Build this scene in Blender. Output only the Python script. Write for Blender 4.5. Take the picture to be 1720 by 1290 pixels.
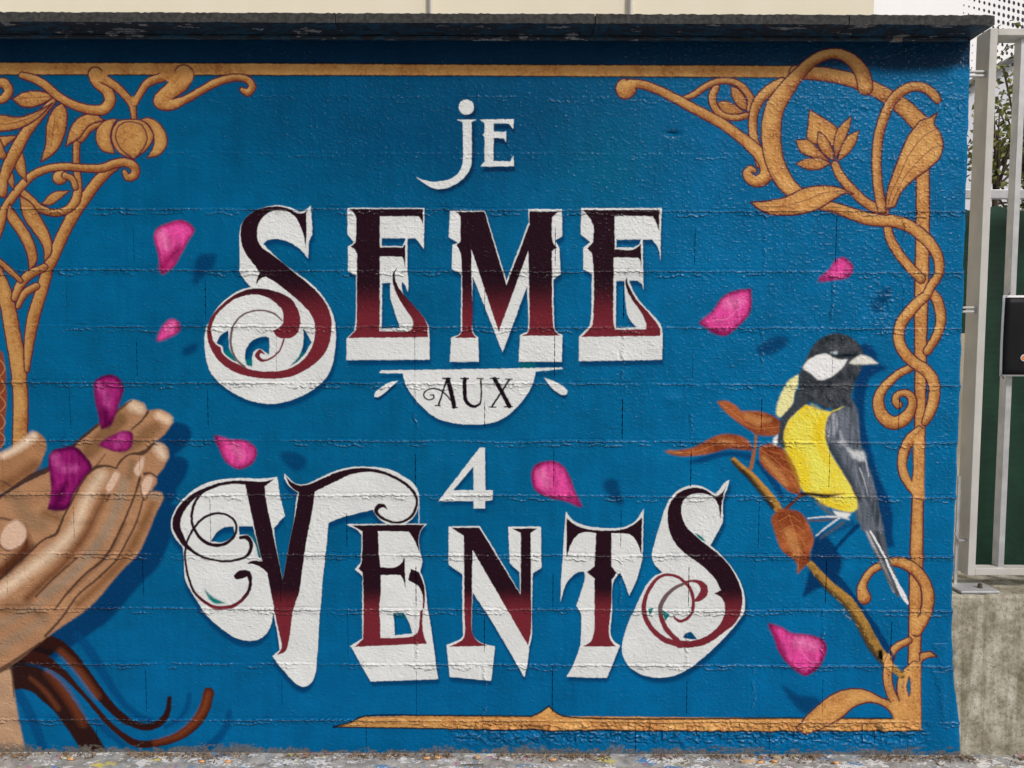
import bpy, bmesh, math, random
import numpy as np
from mathutils import Matrix, Vector, Euler

for o in list(bpy.data.objects):
    bpy.data.objects.remove(o)
scene = bpy.context.scene
COL = scene.collection

# ------------------------------------------------------------------ camera
F = 1242.0                      # focal length in photo pixels (photo 1720 x 1290)
PITCH = math.radians(3.5)
ROLL = math.radians(0.19)
DIST = 2.70                     # camera to wall face
EYE = 1.568
CAM = Vector((0.0, -DIST, EYE))
cam_rot = Matrix.Rotation(math.pi / 2 - PITCH, 3, 'X') @ Matrix.Rotation(ROLL, 3, 'Z')
cd = bpy.data.cameras.new('camera')
cam = bpy.data.objects.new('camera', cd)
COL.objects.link(cam)
cam.location = CAM
cam.rotation_euler = cam_rot.to_euler()
cd.sensor_width = 36.0
cd.lens = 36.0 * F / 1720.0
cd.clip_start = 0.05
cd.clip_end = 500
scene.camera = cam

# ------------------------------------------------------------------ light
world = bpy.data.worlds.new('World')
scene.world = world
world.use_nodes = True
wn = world.node_tree
sky = wn.nodes.new('ShaderNodeTexSky')
sky.sky_type = 'NISHITA'
sky.sun_disc = False
TOL = Vector((0.80, -1.0, 1.22)).normalized()        # direction to the sun
sky.sun_elevation = math.asin(TOL.z)
sky.sun_rotation = math.atan2(TOL.x, TOL.y)
sky.air_density = 1.0
sky.dust_density = 4.0
sky.ozone_density = 0.6
wn.links.new(sky.outputs[0], wn.nodes['Background'].inputs[0])
wn.nodes['Background'].inputs[1].default_value = 0.08
sd = bpy.data.lights.new('sun', 'SUN')
sd.energy = 2.15
sd.angle = math.radians(9)
sd.color = (1.0, 0.972, 0.94)
sun = bpy.data.objects.new('sun', sd)
COL.objects.link(sun)
sun.rotation_euler = TOL.to_track_quat('Z', 'Y').to_euler()
sun.location = (6, -8, 12)
scene.view_settings.view_transform = 'Standard'
scene.view_settings.look = 'None'
scene.view_settings.exposure = 0.0
scene.view_settings.gamma = 1.0
scene.view_settings.use_curve_mapping = False

# ------------------------------------------------------------------ photo pixel -> place
RM = np.array(cam_rot)
def rays(u, v):
    u = np.asarray(u, float); v = np.asarray(v, float)
    d = np.stack([(u - 860) / F, -(v - 645) / F, -np.ones_like(u)], -1)
    return d @ RM.T
def wall_xz(u, v, Y=0.0):
    d = rays(u, v)
    t = (Y + DIST) / d[..., 1]
    return d[..., 0] * t, EYE + d[..., 2] * t
def at(u, v, Y=0.0):
    x, z = wall_xz(u, v, Y)
    return Vector((float(x), Y, float(z)))

# mural canvas -------------------------------------------------------------
RES = 560.0                     # texels per metre
X0, X1 = -2.60, 1.70            # canvas extent on the wall
Z0, Z1 = -0.02, 2.66
TW = int((X1 - X0) * RES); TH = int((Z1 - Z0) * RES)
SC = RES / 459.0                # texels per photo pixel
def tex(u, v):
    x, z = wall_xz(u, v)
    return (x - X0) * RES, (Z1 - z) * RES

rng = np.random.default_rng(7)
def lin(c):
    c = np.asarray(c, float) / 255.0
    return np.where(c <= 0.04045, c / 12.92, ((c + 0.055) / 1.055) ** 2.4)

def vnoise(h, w, sy, sx=None, seed=0):
    sx = sx or sy
    r = np.random.default_rng(seed)
    gh, gw = int(h / sy) + 3, int(w / sx) + 3
    g = r.random((gh, gw)).astype(np.float32)
    y = np.arange(h) / sy; x = np.arange(w) / sx
    yi = y.astype(int); xi = x.astype(int)
    fy = y - yi; fx = x - xi
    fy = (fy * fy * (3 - 2 * fy)).astype(np.float32)[:, None]; fx = (fx * fx * (3 - 2 * fx)).astype(np.float32)[None, :]
    a = g[yi]; b = g[yi + 1]
    a0 = a[:, xi]; a1 = a[:, xi + 1]; b0 = b[:, xi]; b1 = b[:, xi + 1]
    return (a0 * (1 - fx) + a1 * fx) * (1 - fy) + (b0 * (1 - fx) + b1 * fx) * fy - 0.5

def blur(a, s):
    if s < 0.4: return a
    r = max(1, int(round(s * 0.95)))
    for _ in range(3):
        for ax in (0, 1):
            p = [(0, 0)] * a.ndim; p[ax] = (r + 1, r)
            c = np.cumsum(np.pad(a, p, mode='edge'), axis=ax)
            n = a.shape[ax]
            hi = np.take(c, np.arange(2 * r + 1, 2 * r + 1 + n), axis=ax)
            lo = np.take(c, np.arange(0, n), axis=ax)
            a = (hi - lo) / (2 * r + 1)
    return a

# paths: "x,y x,y! x,y,w" in the pixels of a crop (x0, y0, scale); ! marks a corner
def parse(k, s):
    P = []; C = []; W = []
    for t in s.split():
        c = t.endswith('!')
        v = [float(q) for q in t.rstrip('!').split(',')]
        P.append((k[0] + v[0] / k[2], k[1] + v[1] / k[2])); C.append(c)
        W.append((v[2] if len(v) > 2 else 10) / k[2])
    return np.array(P), C, np.array(W)
def spline(P, C, closed, W=None, off=(0, 0)):
    x, y = tex(P[:, 0] + off[0], P[:, 1] + off[1])
    P = np.stack([x, y], 1)
    n = len(P); out = []; ow = []
    for i in range(n if closed else n - 1):
        j = (i + 1) % n
        p1, p2 = P[i], P[j]
        if C[i] or (not closed and i == 0): p0 = 2 * p1 - p2 if not C[j] else p1
        else: p0 = P[i - 1]
        if C[j] or (not closed and j == n - 1): p3 = 2 * p2 - p1 if not C[i] else p2
        else: p3 = P[(j + 1) % n]
        L = np.hypot(*(p2 - p1)); m = max(1, int(L / 4))
        if C[i] and C[j]: m = 1
        t = np.linspace(0, 1, m, endpoint=False)[:, None]
        d0 = max(np.hypot(*(p1 - p0)), 1e-3) ** .5; d1 = max(L, 1e-3) ** .5; d2 = max(np.hypot(*(p3 - p2)), 1e-3) ** .5
        m1 = (p1 - p0) / d0 - (p2 - p0) / (d0 + d1) + (p2 - p1) / d1
        m2 = (p2 - p1) / d1 - (p3 - p1) / (d1 + d2) + (p3 - p2) / d2
        m1 = m1 * d1; m2 = m2 * d1
        if m == 1: pts = p1[None]
        else: pts = (2 * t ** 3 - 3 * t ** 2 + 1) * p1 + (t ** 3 - 2 * t ** 2 + t) * m1 + (-2 * t ** 3 + 3 * t ** 2) * p2 + (t ** 3 - t ** 2) * m2
        out.append(pts)
        if W is not None: ow.append(W[i] * (1 - t[:, 0]) + W[j] * t[:, 0])
    if not closed:
        out.append(P[-1:]);
        if W is not None: ow.append(W[-1:])
    return np.concatenate(out), (np.concatenate(ow) if W is not None else None)

class Mask:
    __slots__ = ('y', 'x', 'a', 'lat')
    def __init__(s, y, x, a, lat=None): s.y, s.x, s.a, s.lat = y, x, a, lat
def clipbox(x0, y0, x1, y1):
    return max(0, int(x0)), max(0, int(y0)), min(TW, int(x1) + 1), min(TH, int(y1) + 1)
SS = 3
def fillmask(pts, soft=0.0, holes=()):
    pad = 3 + soft * 3
    a0, b0, a1, b1 = clipbox(pts[:, 0].min() - pad, pts[:, 1].min() - pad, pts[:, 0].max() + pad, pts[:, 1].max() + pad)
    if a1 <= a0 or b1 <= b0: return Mask(0, 0, np.zeros((1, 1), np.float32))
    w, h = (a1 - a0) * SS, (b1 - b0) * SS
    tog = np.zeros((h, w + 1), np.int32)
    for q in (pts,) + tuple(holes):
        X = (q[:, 0] - a0) * SS; Y = (q[:, 1] - b0) * SS
        X2 = np.roll(X, -1); Y2 = np.roll(Y, -1)
        for xa, ya, xb, yb in zip(X, Y, X2, Y2):
            if ya == yb: continue
            if ya > yb: xa, ya, xb, yb = xb, yb, xa, ya
            r = np.arange(max(0, math.ceil(ya - .5)), min(h, math.ceil(yb - .5)))
            if len(r) == 0: continue
            cx = xa + (r + .5 - ya) * (xb - xa) / (yb - ya)
            np.add.at(tog, (r, np.clip(np.ceil(cx - .5), 0, w).astype(int)), 1)
    m = (np.cumsum(tog, 1)[:, :w] & 1).astype(np.float32).reshape(b1 - b0, SS, a1 - a0, SS).mean((1, 3))
    return Mask(b0, a0, blur(m, soft) if soft else m)
def strokemask(pts, wid, grow=0.0, soft=0.7):
    r = wid * 0.5 * SC + grow
    pad = r.max() + 3 + 2 * soft
    a0, b0, a1, b1 = clipbox(pts[:, 0].min() - pad, pts[:, 1].min() - pad, pts[:, 0].max() + pad, pts[:, 1].max() + pad)
    if a1 <= a0 or b1 <= b0: return Mask(0, 0, np.zeros((1, 1), np.float32), np.zeros((1, 1), np.float32))
    D = np.full((b1 - b0, a1 - a0), 99.0, np.float32); Lt = np.zeros_like(D)
    for i in range(len(pts) - 1):
        p, q = pts[i], pts[i + 1]; rm = max(r[i], r[i + 1]) + 3 + 2 * soft
        c0 = max(a0, int(min(p[0], q[0]) - rm)); c1 = min(a1, int(max(p[0], q[0]) + rm) + 1)
        d0 = max(b0, int(min(p[1], q[1]) - rm)); d1 = min(b1, int(max(p[1], q[1]) + rm) + 1)
        if c1 <= c0 or d1 <= d0: continue
        xx = np.arange(c0, c1)[None, :] + .5 - p[0]; yy = np.arange(d0, d1)[:, None] + .5 - p[1]
        e = q - p; L2 = max(e @ e, 1e-6)
        t = np.clip((xx * e[0] + yy * e[1]) / L2, 0, 1)
        dx = xx - t * e[0]; dy = yy - t * e[1]
        rr = r[i] + (r[i + 1] - r[i]) * t
        d = np.sqrt(dx * dx + dy * dy) - rr
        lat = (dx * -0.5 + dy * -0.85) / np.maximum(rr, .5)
        sl = (slice(d0 - b0, d1 - b0), slice(c0 - a0, c1 - a0))
        better = d < D[sl]
        D[sl] = np.where(better, d, D[sl]); Lt[sl] = np.where(better, lat, Lt[sl])
    return Mask(b0, a0, np.clip(0.5 - D / (2 * soft), 0, 1), Lt)

IMG = np.zeros((TH, TW, 3), np.float32)
IDM = np.zeros((TH, TW), np.int16)
ELS = [None]                    # painted elements: (name, label, parent index)
def element(name, label=None, parent=0):
    ELS.append((name, label, parent)); return len(ELS) - 1
def paint(m, col, alpha=1.0, el=None):
    h, w = m.a.shape
    sl = (slice(m.y, m.y + h), slice(m.x, m.x + w))
    if callable(col):
        yy, xx = np.mgrid[m.y:m.y + h, m.x:m.x + w]
        c = col(xx, yy, m)
    else: c = lin(col)
    a = (m.a * alpha)[..., None]
    IMG[sl] = IMG[sl] * (1 - a) + c * a
    if el is not None:
        IDM[sl] = np.where(m.a > 0.5, el, IDM[sl])
def union(a, b):
    x0 = min(a.x, b.x); y0 = min(a.y, b.y)
    x1 = max(a.x + a.a.shape[1], b.x + b.a.shape[1]); y1 = max(a.y + a.a.shape[0], b.y + b.a.shape[0])
    o = np.zeros((y1 - y0, x1 - x0), np.float32)
    for m in (a, b):
        s = (slice(m.y - y0, m.y - y0 + m.a.shape[0]), slice(m.x - x0, m.x - x0 + m.a.shape[1]))
        o[s] = np.maximum(o[s], m.a)
    return Mask(y0, x0, o)
def F_(k, s, col, soft=0.0, alpha=1.0, el=None, holes=(), off=(0, 0)):
    P, C, _ = parse(k, s)
    pts, _ = spline(P, C, True, off=off)
    hs = []
    for q in holes:
        hp, hc, _ = parse(k, q); hs.append(spline(hp, hc, True, off=off)[0])
    m = fillmask(pts, soft * SC, hs)
    paint(m, col, alpha, el); return m
def S_(k, s, col, soft=0.6, alpha=1.0, el=None, grow=0.0, off=(0, 0)):
    P, C, W = parse(k, s)
    pts, w = spline(P, C, False, W, off=off)
    m = strokemask(pts, w, grow * SC, max(0.5, soft * SC))
    if col is not None: paint(m, col, alpha, el)
    return m

PX = (0, 0, 1.0)
BLUE = (0, 98, 144); NAVY = (0, 44, 78); SHB = (0, 60, 100)
# ------------------------------------------------------------------ background blue
yy, xx = np.mgrid[0:TH, 0:TW].astype(np.float32)
VV = 1268 - (TH - 12 - yy) / SC          # rough photo row
UU = 860 + (xx / RES + X0) * 459
def ramp(x, a, b):
    t = np.clip((x - a) / (b - a), 0, 1); return t * t * (3 - 2 * t)
base = np.empty((TH, TW, 3), np.float32)
base[:] = lin(BLUE)
def mixin(t, c):
    base[:] = base * (1 - t[..., None]) + lin(c) * t[..., None]
n1 = vnoise(TH, TW, 170, seed=1); n2 = vnoise(TH, TW, 60, seed=2); n3 = vnoise(TH, TW, 22, seed=3)
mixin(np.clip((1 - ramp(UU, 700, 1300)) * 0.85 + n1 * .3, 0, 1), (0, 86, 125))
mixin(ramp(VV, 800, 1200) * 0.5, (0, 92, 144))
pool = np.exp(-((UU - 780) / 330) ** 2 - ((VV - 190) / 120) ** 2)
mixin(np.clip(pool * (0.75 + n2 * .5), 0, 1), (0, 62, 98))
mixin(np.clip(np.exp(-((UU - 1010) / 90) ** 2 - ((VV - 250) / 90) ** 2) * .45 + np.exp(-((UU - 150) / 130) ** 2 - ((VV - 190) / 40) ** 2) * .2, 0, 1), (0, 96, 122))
mixin(np.clip((1 - ramp(VV, 130, 340)) * (.55 + n1 * .6) * (1 - ramp(UU, 900, 1350)), 0, .8), (0, 70, 104))  # shade below the coping put into the blue, fading down and to the right
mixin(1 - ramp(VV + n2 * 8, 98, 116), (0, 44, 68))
base *= (1 + 0.16 * n2 + 0.12 * n3 + .10 * vnoise(TH, TW, 120, 8, seed=5) + 0.06 * vnoise(TH, TW, 3, 40, seed=4))[..., None]
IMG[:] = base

# ------------------------------------------------------------------ painters
OUT = (84, 30, 46)
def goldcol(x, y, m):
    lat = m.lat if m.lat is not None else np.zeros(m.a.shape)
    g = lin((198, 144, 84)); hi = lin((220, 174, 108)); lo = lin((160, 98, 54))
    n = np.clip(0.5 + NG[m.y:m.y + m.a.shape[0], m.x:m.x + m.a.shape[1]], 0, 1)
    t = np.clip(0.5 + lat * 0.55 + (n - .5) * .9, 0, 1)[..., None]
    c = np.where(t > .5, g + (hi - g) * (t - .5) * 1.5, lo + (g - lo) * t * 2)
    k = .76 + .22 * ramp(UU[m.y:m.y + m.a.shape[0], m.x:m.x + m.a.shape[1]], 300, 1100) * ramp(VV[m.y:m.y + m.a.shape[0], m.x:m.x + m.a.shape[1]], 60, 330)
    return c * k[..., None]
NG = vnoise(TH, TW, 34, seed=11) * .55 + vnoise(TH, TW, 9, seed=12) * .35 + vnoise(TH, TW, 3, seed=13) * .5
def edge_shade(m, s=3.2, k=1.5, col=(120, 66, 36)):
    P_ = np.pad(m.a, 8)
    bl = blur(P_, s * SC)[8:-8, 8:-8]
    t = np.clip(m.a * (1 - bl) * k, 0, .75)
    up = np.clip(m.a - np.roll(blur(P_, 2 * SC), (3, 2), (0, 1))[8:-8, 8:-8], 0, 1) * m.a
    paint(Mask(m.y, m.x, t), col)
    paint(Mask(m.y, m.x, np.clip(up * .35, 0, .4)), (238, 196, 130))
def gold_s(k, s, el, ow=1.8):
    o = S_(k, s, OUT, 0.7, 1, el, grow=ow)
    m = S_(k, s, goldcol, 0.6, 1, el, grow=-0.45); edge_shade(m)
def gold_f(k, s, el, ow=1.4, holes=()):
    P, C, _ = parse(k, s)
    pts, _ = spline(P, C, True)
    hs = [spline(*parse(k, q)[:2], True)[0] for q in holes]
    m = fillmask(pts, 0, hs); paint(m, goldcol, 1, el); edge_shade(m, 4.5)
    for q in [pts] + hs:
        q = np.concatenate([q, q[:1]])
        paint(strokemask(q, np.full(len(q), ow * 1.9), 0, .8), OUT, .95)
def line(k, s, col=OUT, w=None, soft=.6, alpha=.9, el=None):
    P, C, W = parse(k, s)
    if w: W = np.full(len(W), w)
    pts, ww = spline(P, C, False, W)
    paint(strokemask(pts, ww, 0, soft * SC), col, alpha, el)

# ================================================================== frame (back pieces)
e_top = element('painted_frame_bar', 'golden brown bar painted along the top of the mural')
F_(PX, '-900,103! 400,106 860,108.5 1345,110! 1345,131! 860,128 400,126.5 -900,124!', goldcol, 0, 1, e_top)
line(PX, '-900,103 400,106 860,108.5 1345,110', (20, 14, 24), 2.2); line(PX, '-900,124 400,126.5 860,128 1345,131', (40, 20, 30), 2.0)
RO1 = (1220, 70, 4.3); RO2 = (1240, 250, 4.778); RO3 = (1020, 80, 5.375)
RT1 = (1400, 240, 5.375); RT2 = (1400, 480, 5.375); RT3 = (1400, 720, 5.375)
RB = (1260, 830, 5.059); RC = (1260, 1000, 5.059)
e_rc = element('painted_scroll', 'golden brown vine scroll winding round the right frame bar')
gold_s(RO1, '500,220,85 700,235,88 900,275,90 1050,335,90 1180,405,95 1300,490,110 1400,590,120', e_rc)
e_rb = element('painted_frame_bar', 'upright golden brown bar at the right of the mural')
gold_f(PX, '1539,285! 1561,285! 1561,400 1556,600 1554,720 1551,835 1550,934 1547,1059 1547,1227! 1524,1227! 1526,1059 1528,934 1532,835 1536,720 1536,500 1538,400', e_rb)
e_bb = element('painted_frame_bar', 'chipped golden brown bar along the foot of the mural')
F_(PX, '560,1221! 590,1212 607,1204! 740,1202 893,1203! 908,1196 922,1186! 934,1197 948,1203! 1340,1206 1547,1207! 1547,1228! 1340,1229 1200,1228 900,1226 740,1224 560,1221!', goldcol, 0, 1, e_bb)
line(PX, '560,1221 590,1212 607,1204 740,1202 893,1203! 908,1196 922,1186! 934,1197 948,1203 1340,1206 1530,1207', (34, 20, 28), 3.0)
line(PX, '560,1221 740,1224 900,1227 1200,1228 1340,1229 1547,1228', (34, 20, 28), 3.0)
# lower right knot
gold_f(RC, '390,1135! 480,1020 600,910 720,830 880,790 1000,810 1120,870 1190,892! 1270,930 1330,1000 1225,1050! 1170,970 1080,920 980,915 870,960 780,1040 700,1080 600,1140 470,1185!', e_rc)
gold_s(RC, '1345,385,55 1245,440,62 1185,520,70 1168,620,72 1172,740,72 1205,850,72 1260,940,80', e_rc)
gold_s(RC, '1400,600,80 1320,660,62 1283,750,60 1290,850,66 1330,930,80', e_rc)
gold_f(RC, '1440,490! 1530,478 1588,520! 1510,532 1440,580!', e_rc)
F_(RC, '1190,905! 1270,905! 1310,890! 1446,880! 1446,1140! 1250,1100! 1220,1045!', goldcol, 1.0, 1, e_rc)
F_(RC, '1348,600! 1446,560! 1446,1100! 1330,1050 1310,900 1310,700', goldcol, .8, 1, e_rc)
F_(RC, '1352,685! 1330,770 1352,862! 1362,770', BLUE, 0, 1); line(RC, '1352,685 1330,770 1352,862 1362,770 1352,685', OUT, 1.4)
F_(RC, '420,1125! 560,1000! 760,1035! 620,1120! 480,1178!', goldcol, .8, 1, e_rc)
# side loops
gold_s(RT1, '490,770,66 510,860,72 570,970,75 650,1080,75 720,1160,75 790,1230,70', e_rc)
gold_s(RT2, '880,60,80 935,130,85 960,220,85 968,310,85 950,400,80 910,490,75 845,590,66', e_rc)
gold_s(RT2, '690,745,60 600,785,62 515,855,68 445,930,78 408,1010,88 410,1100,98 455,1190,106 540,1238,112 635,1205,110 700,1115,82 712,1035,70 680,980,62 620,968,55 572,990,55 560,1040,62 588,1078,62', e_rc)
gold_s(RT3, '775,10,60 700,90,95 640,190,85 622,310,82 640,410,84 690,500,85 765,590,80', e_rc)
F_(RT3, '720,80! 815,0! 818,640! 725,620! 690,520 725,400! 725,200!', goldcol, .6, 1, e_rb)
F_(RT3, '712,190! 680,250 660,320 675,400 708,478! 720,330', BLUE, 0); line(RT3, '712,190! 680,250 660,320 675,400 708,478! 720,330 712,190', OUT, 1.5)
# main vine, over the bar
gold_s(RT1, '-120,560,80 20,590,84 200,650,95 330,690,98 450,700,98 560,710,98 680,750,98 790,830,96 880,920,90 940,1030,84 955,1130,78 930,1220,74 880,1290,72 840,1370,76 760,1440,90 680,1530,95 615,1620,95 588,1720,92 600,1820,92 650,1910,92 730,1985,92 820,2045,94 885,2120,96 910,2220,96 900,2330,98 870,2430,90 830,2520,60', e_rc)
# hook near the foot of the tail
gold_s(RB, '968,880,112 950,810,84 965,745,62 1015,665,58 1095,608,60 1190,572,72 1290,582,86 1395,640,92 1470,735,95 1508,840,98 1505,950,98 1470,1060,96 1415,1160,92', e_rc)
line(RB, '1370,660 1440,760 1460,850 1455,970', OUT, 1.6)
F_(RB, '1360,1060! 1500,1040 1460,1120 1440,1190! 1362,1190!', goldcol, .8, 1, e_rc)
# top right cluster
gold_s(RO3, '980,362,56 950,430,62 955,505,58 1000,580,58 1080,622,52 1180,630,48 1262,610,44', e_rc)
gold_f(RO3, '1115,350! 1180,370 1240,450 1278,570! 1190,540 1130,450', e_rc, 1.1)
gold_f(RO3, '1000,500 1050,482 1120,500 1240,582! 1130,603 1040,575', e_rc, 1.1)
gold_s(RO3, '700,455,36 780,425,46 860,370,50 960,315,48 1080,300,46 1180,325,50 1255,395,55 1300,480,55 1285,560,50', e_rc)
gold_s(RO1, '400,300,72 310,350,70 235,425,64 198,520,58 190,620,54 200,710,56 228,800,58 250,880,70', e_rc)
gold_s(RO3, '168,372,172 175,370,160', e_rc)
gold_s(RO3, '200,325,70 320,335,68 450,378,66 600,452,70 750,532,74 900,612,78 1050,695,80 1180,790,84 1300,890,96 1395,990,110 1440,1090,112 1425,1165,110 1360,1205,98 1290,1185,82 1260,1130,66 1290,1095,52 1330,1110,34', e_rc)
S_(RO3, '185,360,120 240,330,60', goldcol, .8, 1, e_rc)
gold_s(RO1, '1005,330,100 985,240,98 940,170,88 870,112,72 790,86,64 700,100,66 620,142,70 545,210,78 470,295,96 405,385,118 350,480,128 325,600,132 325,720,132 342,840,128 385,950,122 440,1035,112 500,1090,100', e_rc)
gold_s(RO1, '785,890,48 830,980,58 900,1060,58 980,1140,60 1080,1205,62 1150,1228,44', e_rc)
gold_f(RO1, '600,490! 700,550 800,630 785,760! 640,740 585,700 590,600', e_rc, 1.1)
gold_f(RO1, '905,540! 890,620 850,720 790,850! 775,740 800,640 850,580', e_rc, 1.1)
gold_f(RO1, '960,640! 930,740 870,820 800,865! 830,760 880,680', e_rc, 1.1)
gold_f(RO1, '500,710! 590,710 650,760 745,865! 640,840 540,800', e_rc, 1.1)
gold_f(RO1, '500,880! 580,845 680,845 755,880! 680,920 590,925', e_rc, 1.1)
gold_f(RO1, '665,650! 720,690 770,790 778,865! 700,810 655,730', e_rc, 1.1)
gold_f(RO1, '175,1160! 300,1150 430,1120 560,1060 700,1040 820,1055 920,1100! 850,1100 760,1150 660,1210 560,1240 430,1255 300,1245 230,1210', e_rc)
line(RO1, '240,1190 400,1190 560,1150 720,1090 880,1085', OUT, 1.1)
gold_s(RO1, '1125,1210,62 1100,1080,62 1086,950,60 1085,820,60 1100,680,62 1130,570,64 1180,450,64 1250,370,64 1330,328,60 1420,330,58 1488,375,56 1525,420,48', e_rc)
gold_f(RO1, '1150,1215! 1160,1080 1210,930 1260,800 1320,670 1400,570! 1460,550 1520,515! 1500,590! 1550,670 1565,760 1540,840 1460,920 1350,1000 1270,1080 1220,1190!', e_rc)
line(RO1, '1165,1205 1185,1110 1250,970 1330,800 1430,680 1520,630', OUT, 1.2)
line(RO1, '1185,1190 1230,1090 1300,960 1430,820 1500,765 1560,750', OUT, 1.2)

# ================================================================== left ornament
e_lo = element('painted_scroll', 'golden brown vine scroll with leaves in the upper left corner')
L1 = (0, 0, 4.3); L2 = (0, 240, 4.3); L3 = (0, 500, 4.3)
F_(L3, '-1600,300! 0,380 30,450 48,700 30,950 0,1100 -1600,1250!', (126, 62, 42), .6, 1, e_lo)
for q in range(5):
    y = 470 + q * 130
    line(L3, '-60,%d 0,%d 38,%d 0,%d -60,%d' % (y - 40, y - 20, y + 40, y + 95, y + 110), (190, 150, 90), 1.3, alpha=.7)
gold_s(L2, '-400,200,90 -200,600,100 -20,960,100 30,1080,100 72,1260,104 98,1410,108 125,1560,110 140,1710,104 150,1900,103 146,2110,102 140,2260,100', e_lo)
gold_s(L2, '850,150,56 760,220,66 680,310,70 600,420,74 525,530,76 460,650,76 402,780,76 352,900,76 318,1010,76 280,1130,80 240,1270,82 215,1410,72 202,1530,52 195,1640,30', e_lo)
gold_s(L2, '320,900,50 210,955,58 140,1035,56 105,1120,44', e_lo); gold_s(L2, '262,1035,46 180,1085,46 130,1180,34', e_lo)
gold_s(L2, '-80,800,30 0,860,36 80,930,36 150,995,30', e_lo)
gold_s(L1, '555,1000,44 552,1130,42 556,1230,42 566,1330,44 560,1400,58 535,1470,60 475,1522,48 380,1537,44 285,1500,50 215,1440,56 165,1390,44', e_lo)
gold_s(L2, '430,250,92 440,245,90', e_lo); gold_s(L2, '470,235,40 525,262,40 545,320,38', e_lo)
gold_s(L2, '-60,760,60 0,600,56 30,490,54 95,385,54 170,295,54 235,235,50 330,190,48 460,172,48 600,182,48 740,182,52 835,148,54 915,142,58 972,175,58 975,228,56 925,250,44 900,212,30', e_lo)
gold_f(L2, '70,440! 140,540 220,660 265,780 265,860 210,925! 195,800 130,660 50,540', e_lo)
gold_f(L2, '140,380! 230,440 320,580 370,700 370,800 320,860! 310,750 240,640 170,540', e_lo)
gold_f(L2, '300,440! 380,360 505,345! 440,400 360,450', e_lo, 1.1)
gold_f(L2, '105,-10! 150,40 180,130 195,285! 120,200 95,100', e_lo, 1.1); gold_f(L2, '60,150! 100,240 100,345! 60,280', e_lo, 1.1)
gold_s(L1, '400,715,36 330,790,48 250,880,60 180,970,70 120,1080,80 60,1200,78 25,1300,60 20,1400,50', e_lo)
gold_f(L1, '-200,830! 0,830 150,845 330,775 380,745! 280,850 150,925 0,950 -200,960!', e_lo); line(L1, '-100,890 60,895 220,850 330,780', OUT, 1.1)
gold_f(L1, '-200,985! 0,985 120,985 60,1040 0,1090 -200,1160!', e_lo)
gold_s(L1, '-120,900,60 -40,1000,60 20,1120,50', e_lo)
gold_s(L1, '-40,605,60 30,600,62 62,660,60 20,715,50 -50,725,50', e_lo)
gold_f(L1, '90,712! 180,665 290,660 405,695! 330,740 230,775 150,765', e_lo); line(L1, '120,712 260,705 380,698', OUT, .9)
gold_f(L1, '450,740! 482,800 480,920 440,1040 380,1120 295,1172! 330,1040 340,900 380,800', e_lo); line(L1, '400,840 385,960 370,1060', OUT, .9)
gold_s(L1, '720,885,48 640,930,52 585,1000,48', e_lo)
gold_f(L1, '475,1058! 510,930 570,850 680,820 755,870! 650,905 575,1000!', e_lo)
gold_s(L1, '160,545,40 250,570,50 330,618,54 420,695,54 520,752,54 640,790,60 750,788,66 795,725,74 770,650,74 710,598,76 690,540,100', e_lo)
gold_s(L1, '730,560,60 830,618,52 905,690,48 955,760,46 968,855,32', e_lo); gold_s(L1, '1180,555,56 1070,598,50 1015,670,44 975,740,44', e_lo)
F_(L1, '945,700! 1000,700! 985,760! 950,760!', goldcol, .6, 1, e_lo)
gold_s(L1, '1330,540,130 1300,600,120 1215,672,100 1165,730,105 1225,757,72 1330,722,48 1450,655,46 1560,595,50 1700,560,42 1790,577,44 1822,628,46 1785,668,46 1748,648,28', e_lo)
F_(L1, '660,515! 800,515! 740,590! 660,590!', goldcol, .8, 1, e_lo); F_(L1, '1150,515! 1395,515! 1385,590! 1250,620! 1180,560!', goldcol, .8, 1, e_lo)
gold_f(L1, '850,858! 760,872 705,930 695,1010 740,1090 832,1112! 800,1000 812,920', e_lo, 1.1)
gold_f(L1, '1000,872! 1070,850 1150,890 1200,970 1205,1050 1150,1120 1062,1142! 1110,1050 1105,960 1060,890', e_lo, 1.1)
gold_f(L1, '940,862 850,880 808,960 820,1050 870,1110 968,1150! 1060,1080 1110,980 1040,880', e_lo, 1.1)
gold_f(L1, '970,1152! 870,1070 835,980 870,900 950,880 1030,910 1065,990 1040,1070', e_lo, 1.1)

# ================================================================== hair locks, lower left
H2 = (0, 740, 4.3); H3 = (0, 990, 4.3)
HS = '-1600,1300! 0,400 100,350 350,200 540,30 700,-110 860,-230 950,-290 1030,-270 1065,-215! 1150,-225 1225,-190 1243,-140 1200,-60 1110,20! 1170,22 1218,70 1195,170 1130,262! 1135,300 1085,372! 1140,368 1182,400 1170,440 1130,520 1060,690 990,830 900,915 800,1030 700,1150 620,1225 400,1375 270,1475 150,1575 0,1675 -1600,2800!'
F_(H2, HS, (0, 54, 94), 2.0, .95, off=(33, 22))
F_(H2, '820,1080! 900,1120! 740,1290! 560,1400! 600,1300!', (0, 54, 94), 4, .6)
e_hair = element('painted_lock', 'curling dark brown strands painted below the hands')
for s in ('560,330,60 640,430,70 720,560,72 810,710,62 900,830,52 1000,910,44 1100,950,36', '1200,990,36 1300,930,36 1350,850,34 1368,760,34', '1480,1150,60 1570,1080,62 1640,980,52 1655,890,44', '130,740,70 190,850,80 260,1000,80 310,1140,70', '700,950,60 800,1050,50 900,1130,40'):
    S_(H3, s, (0, 66, 112), 3, .8)
S_(H3, '60,640,190 160,630,190 270,660,190 370,740,195 470,850,165 560,980,160 640,1100,170 690,1190,170', (50, 28, 24), 1.6, 1, e_hair)
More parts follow.
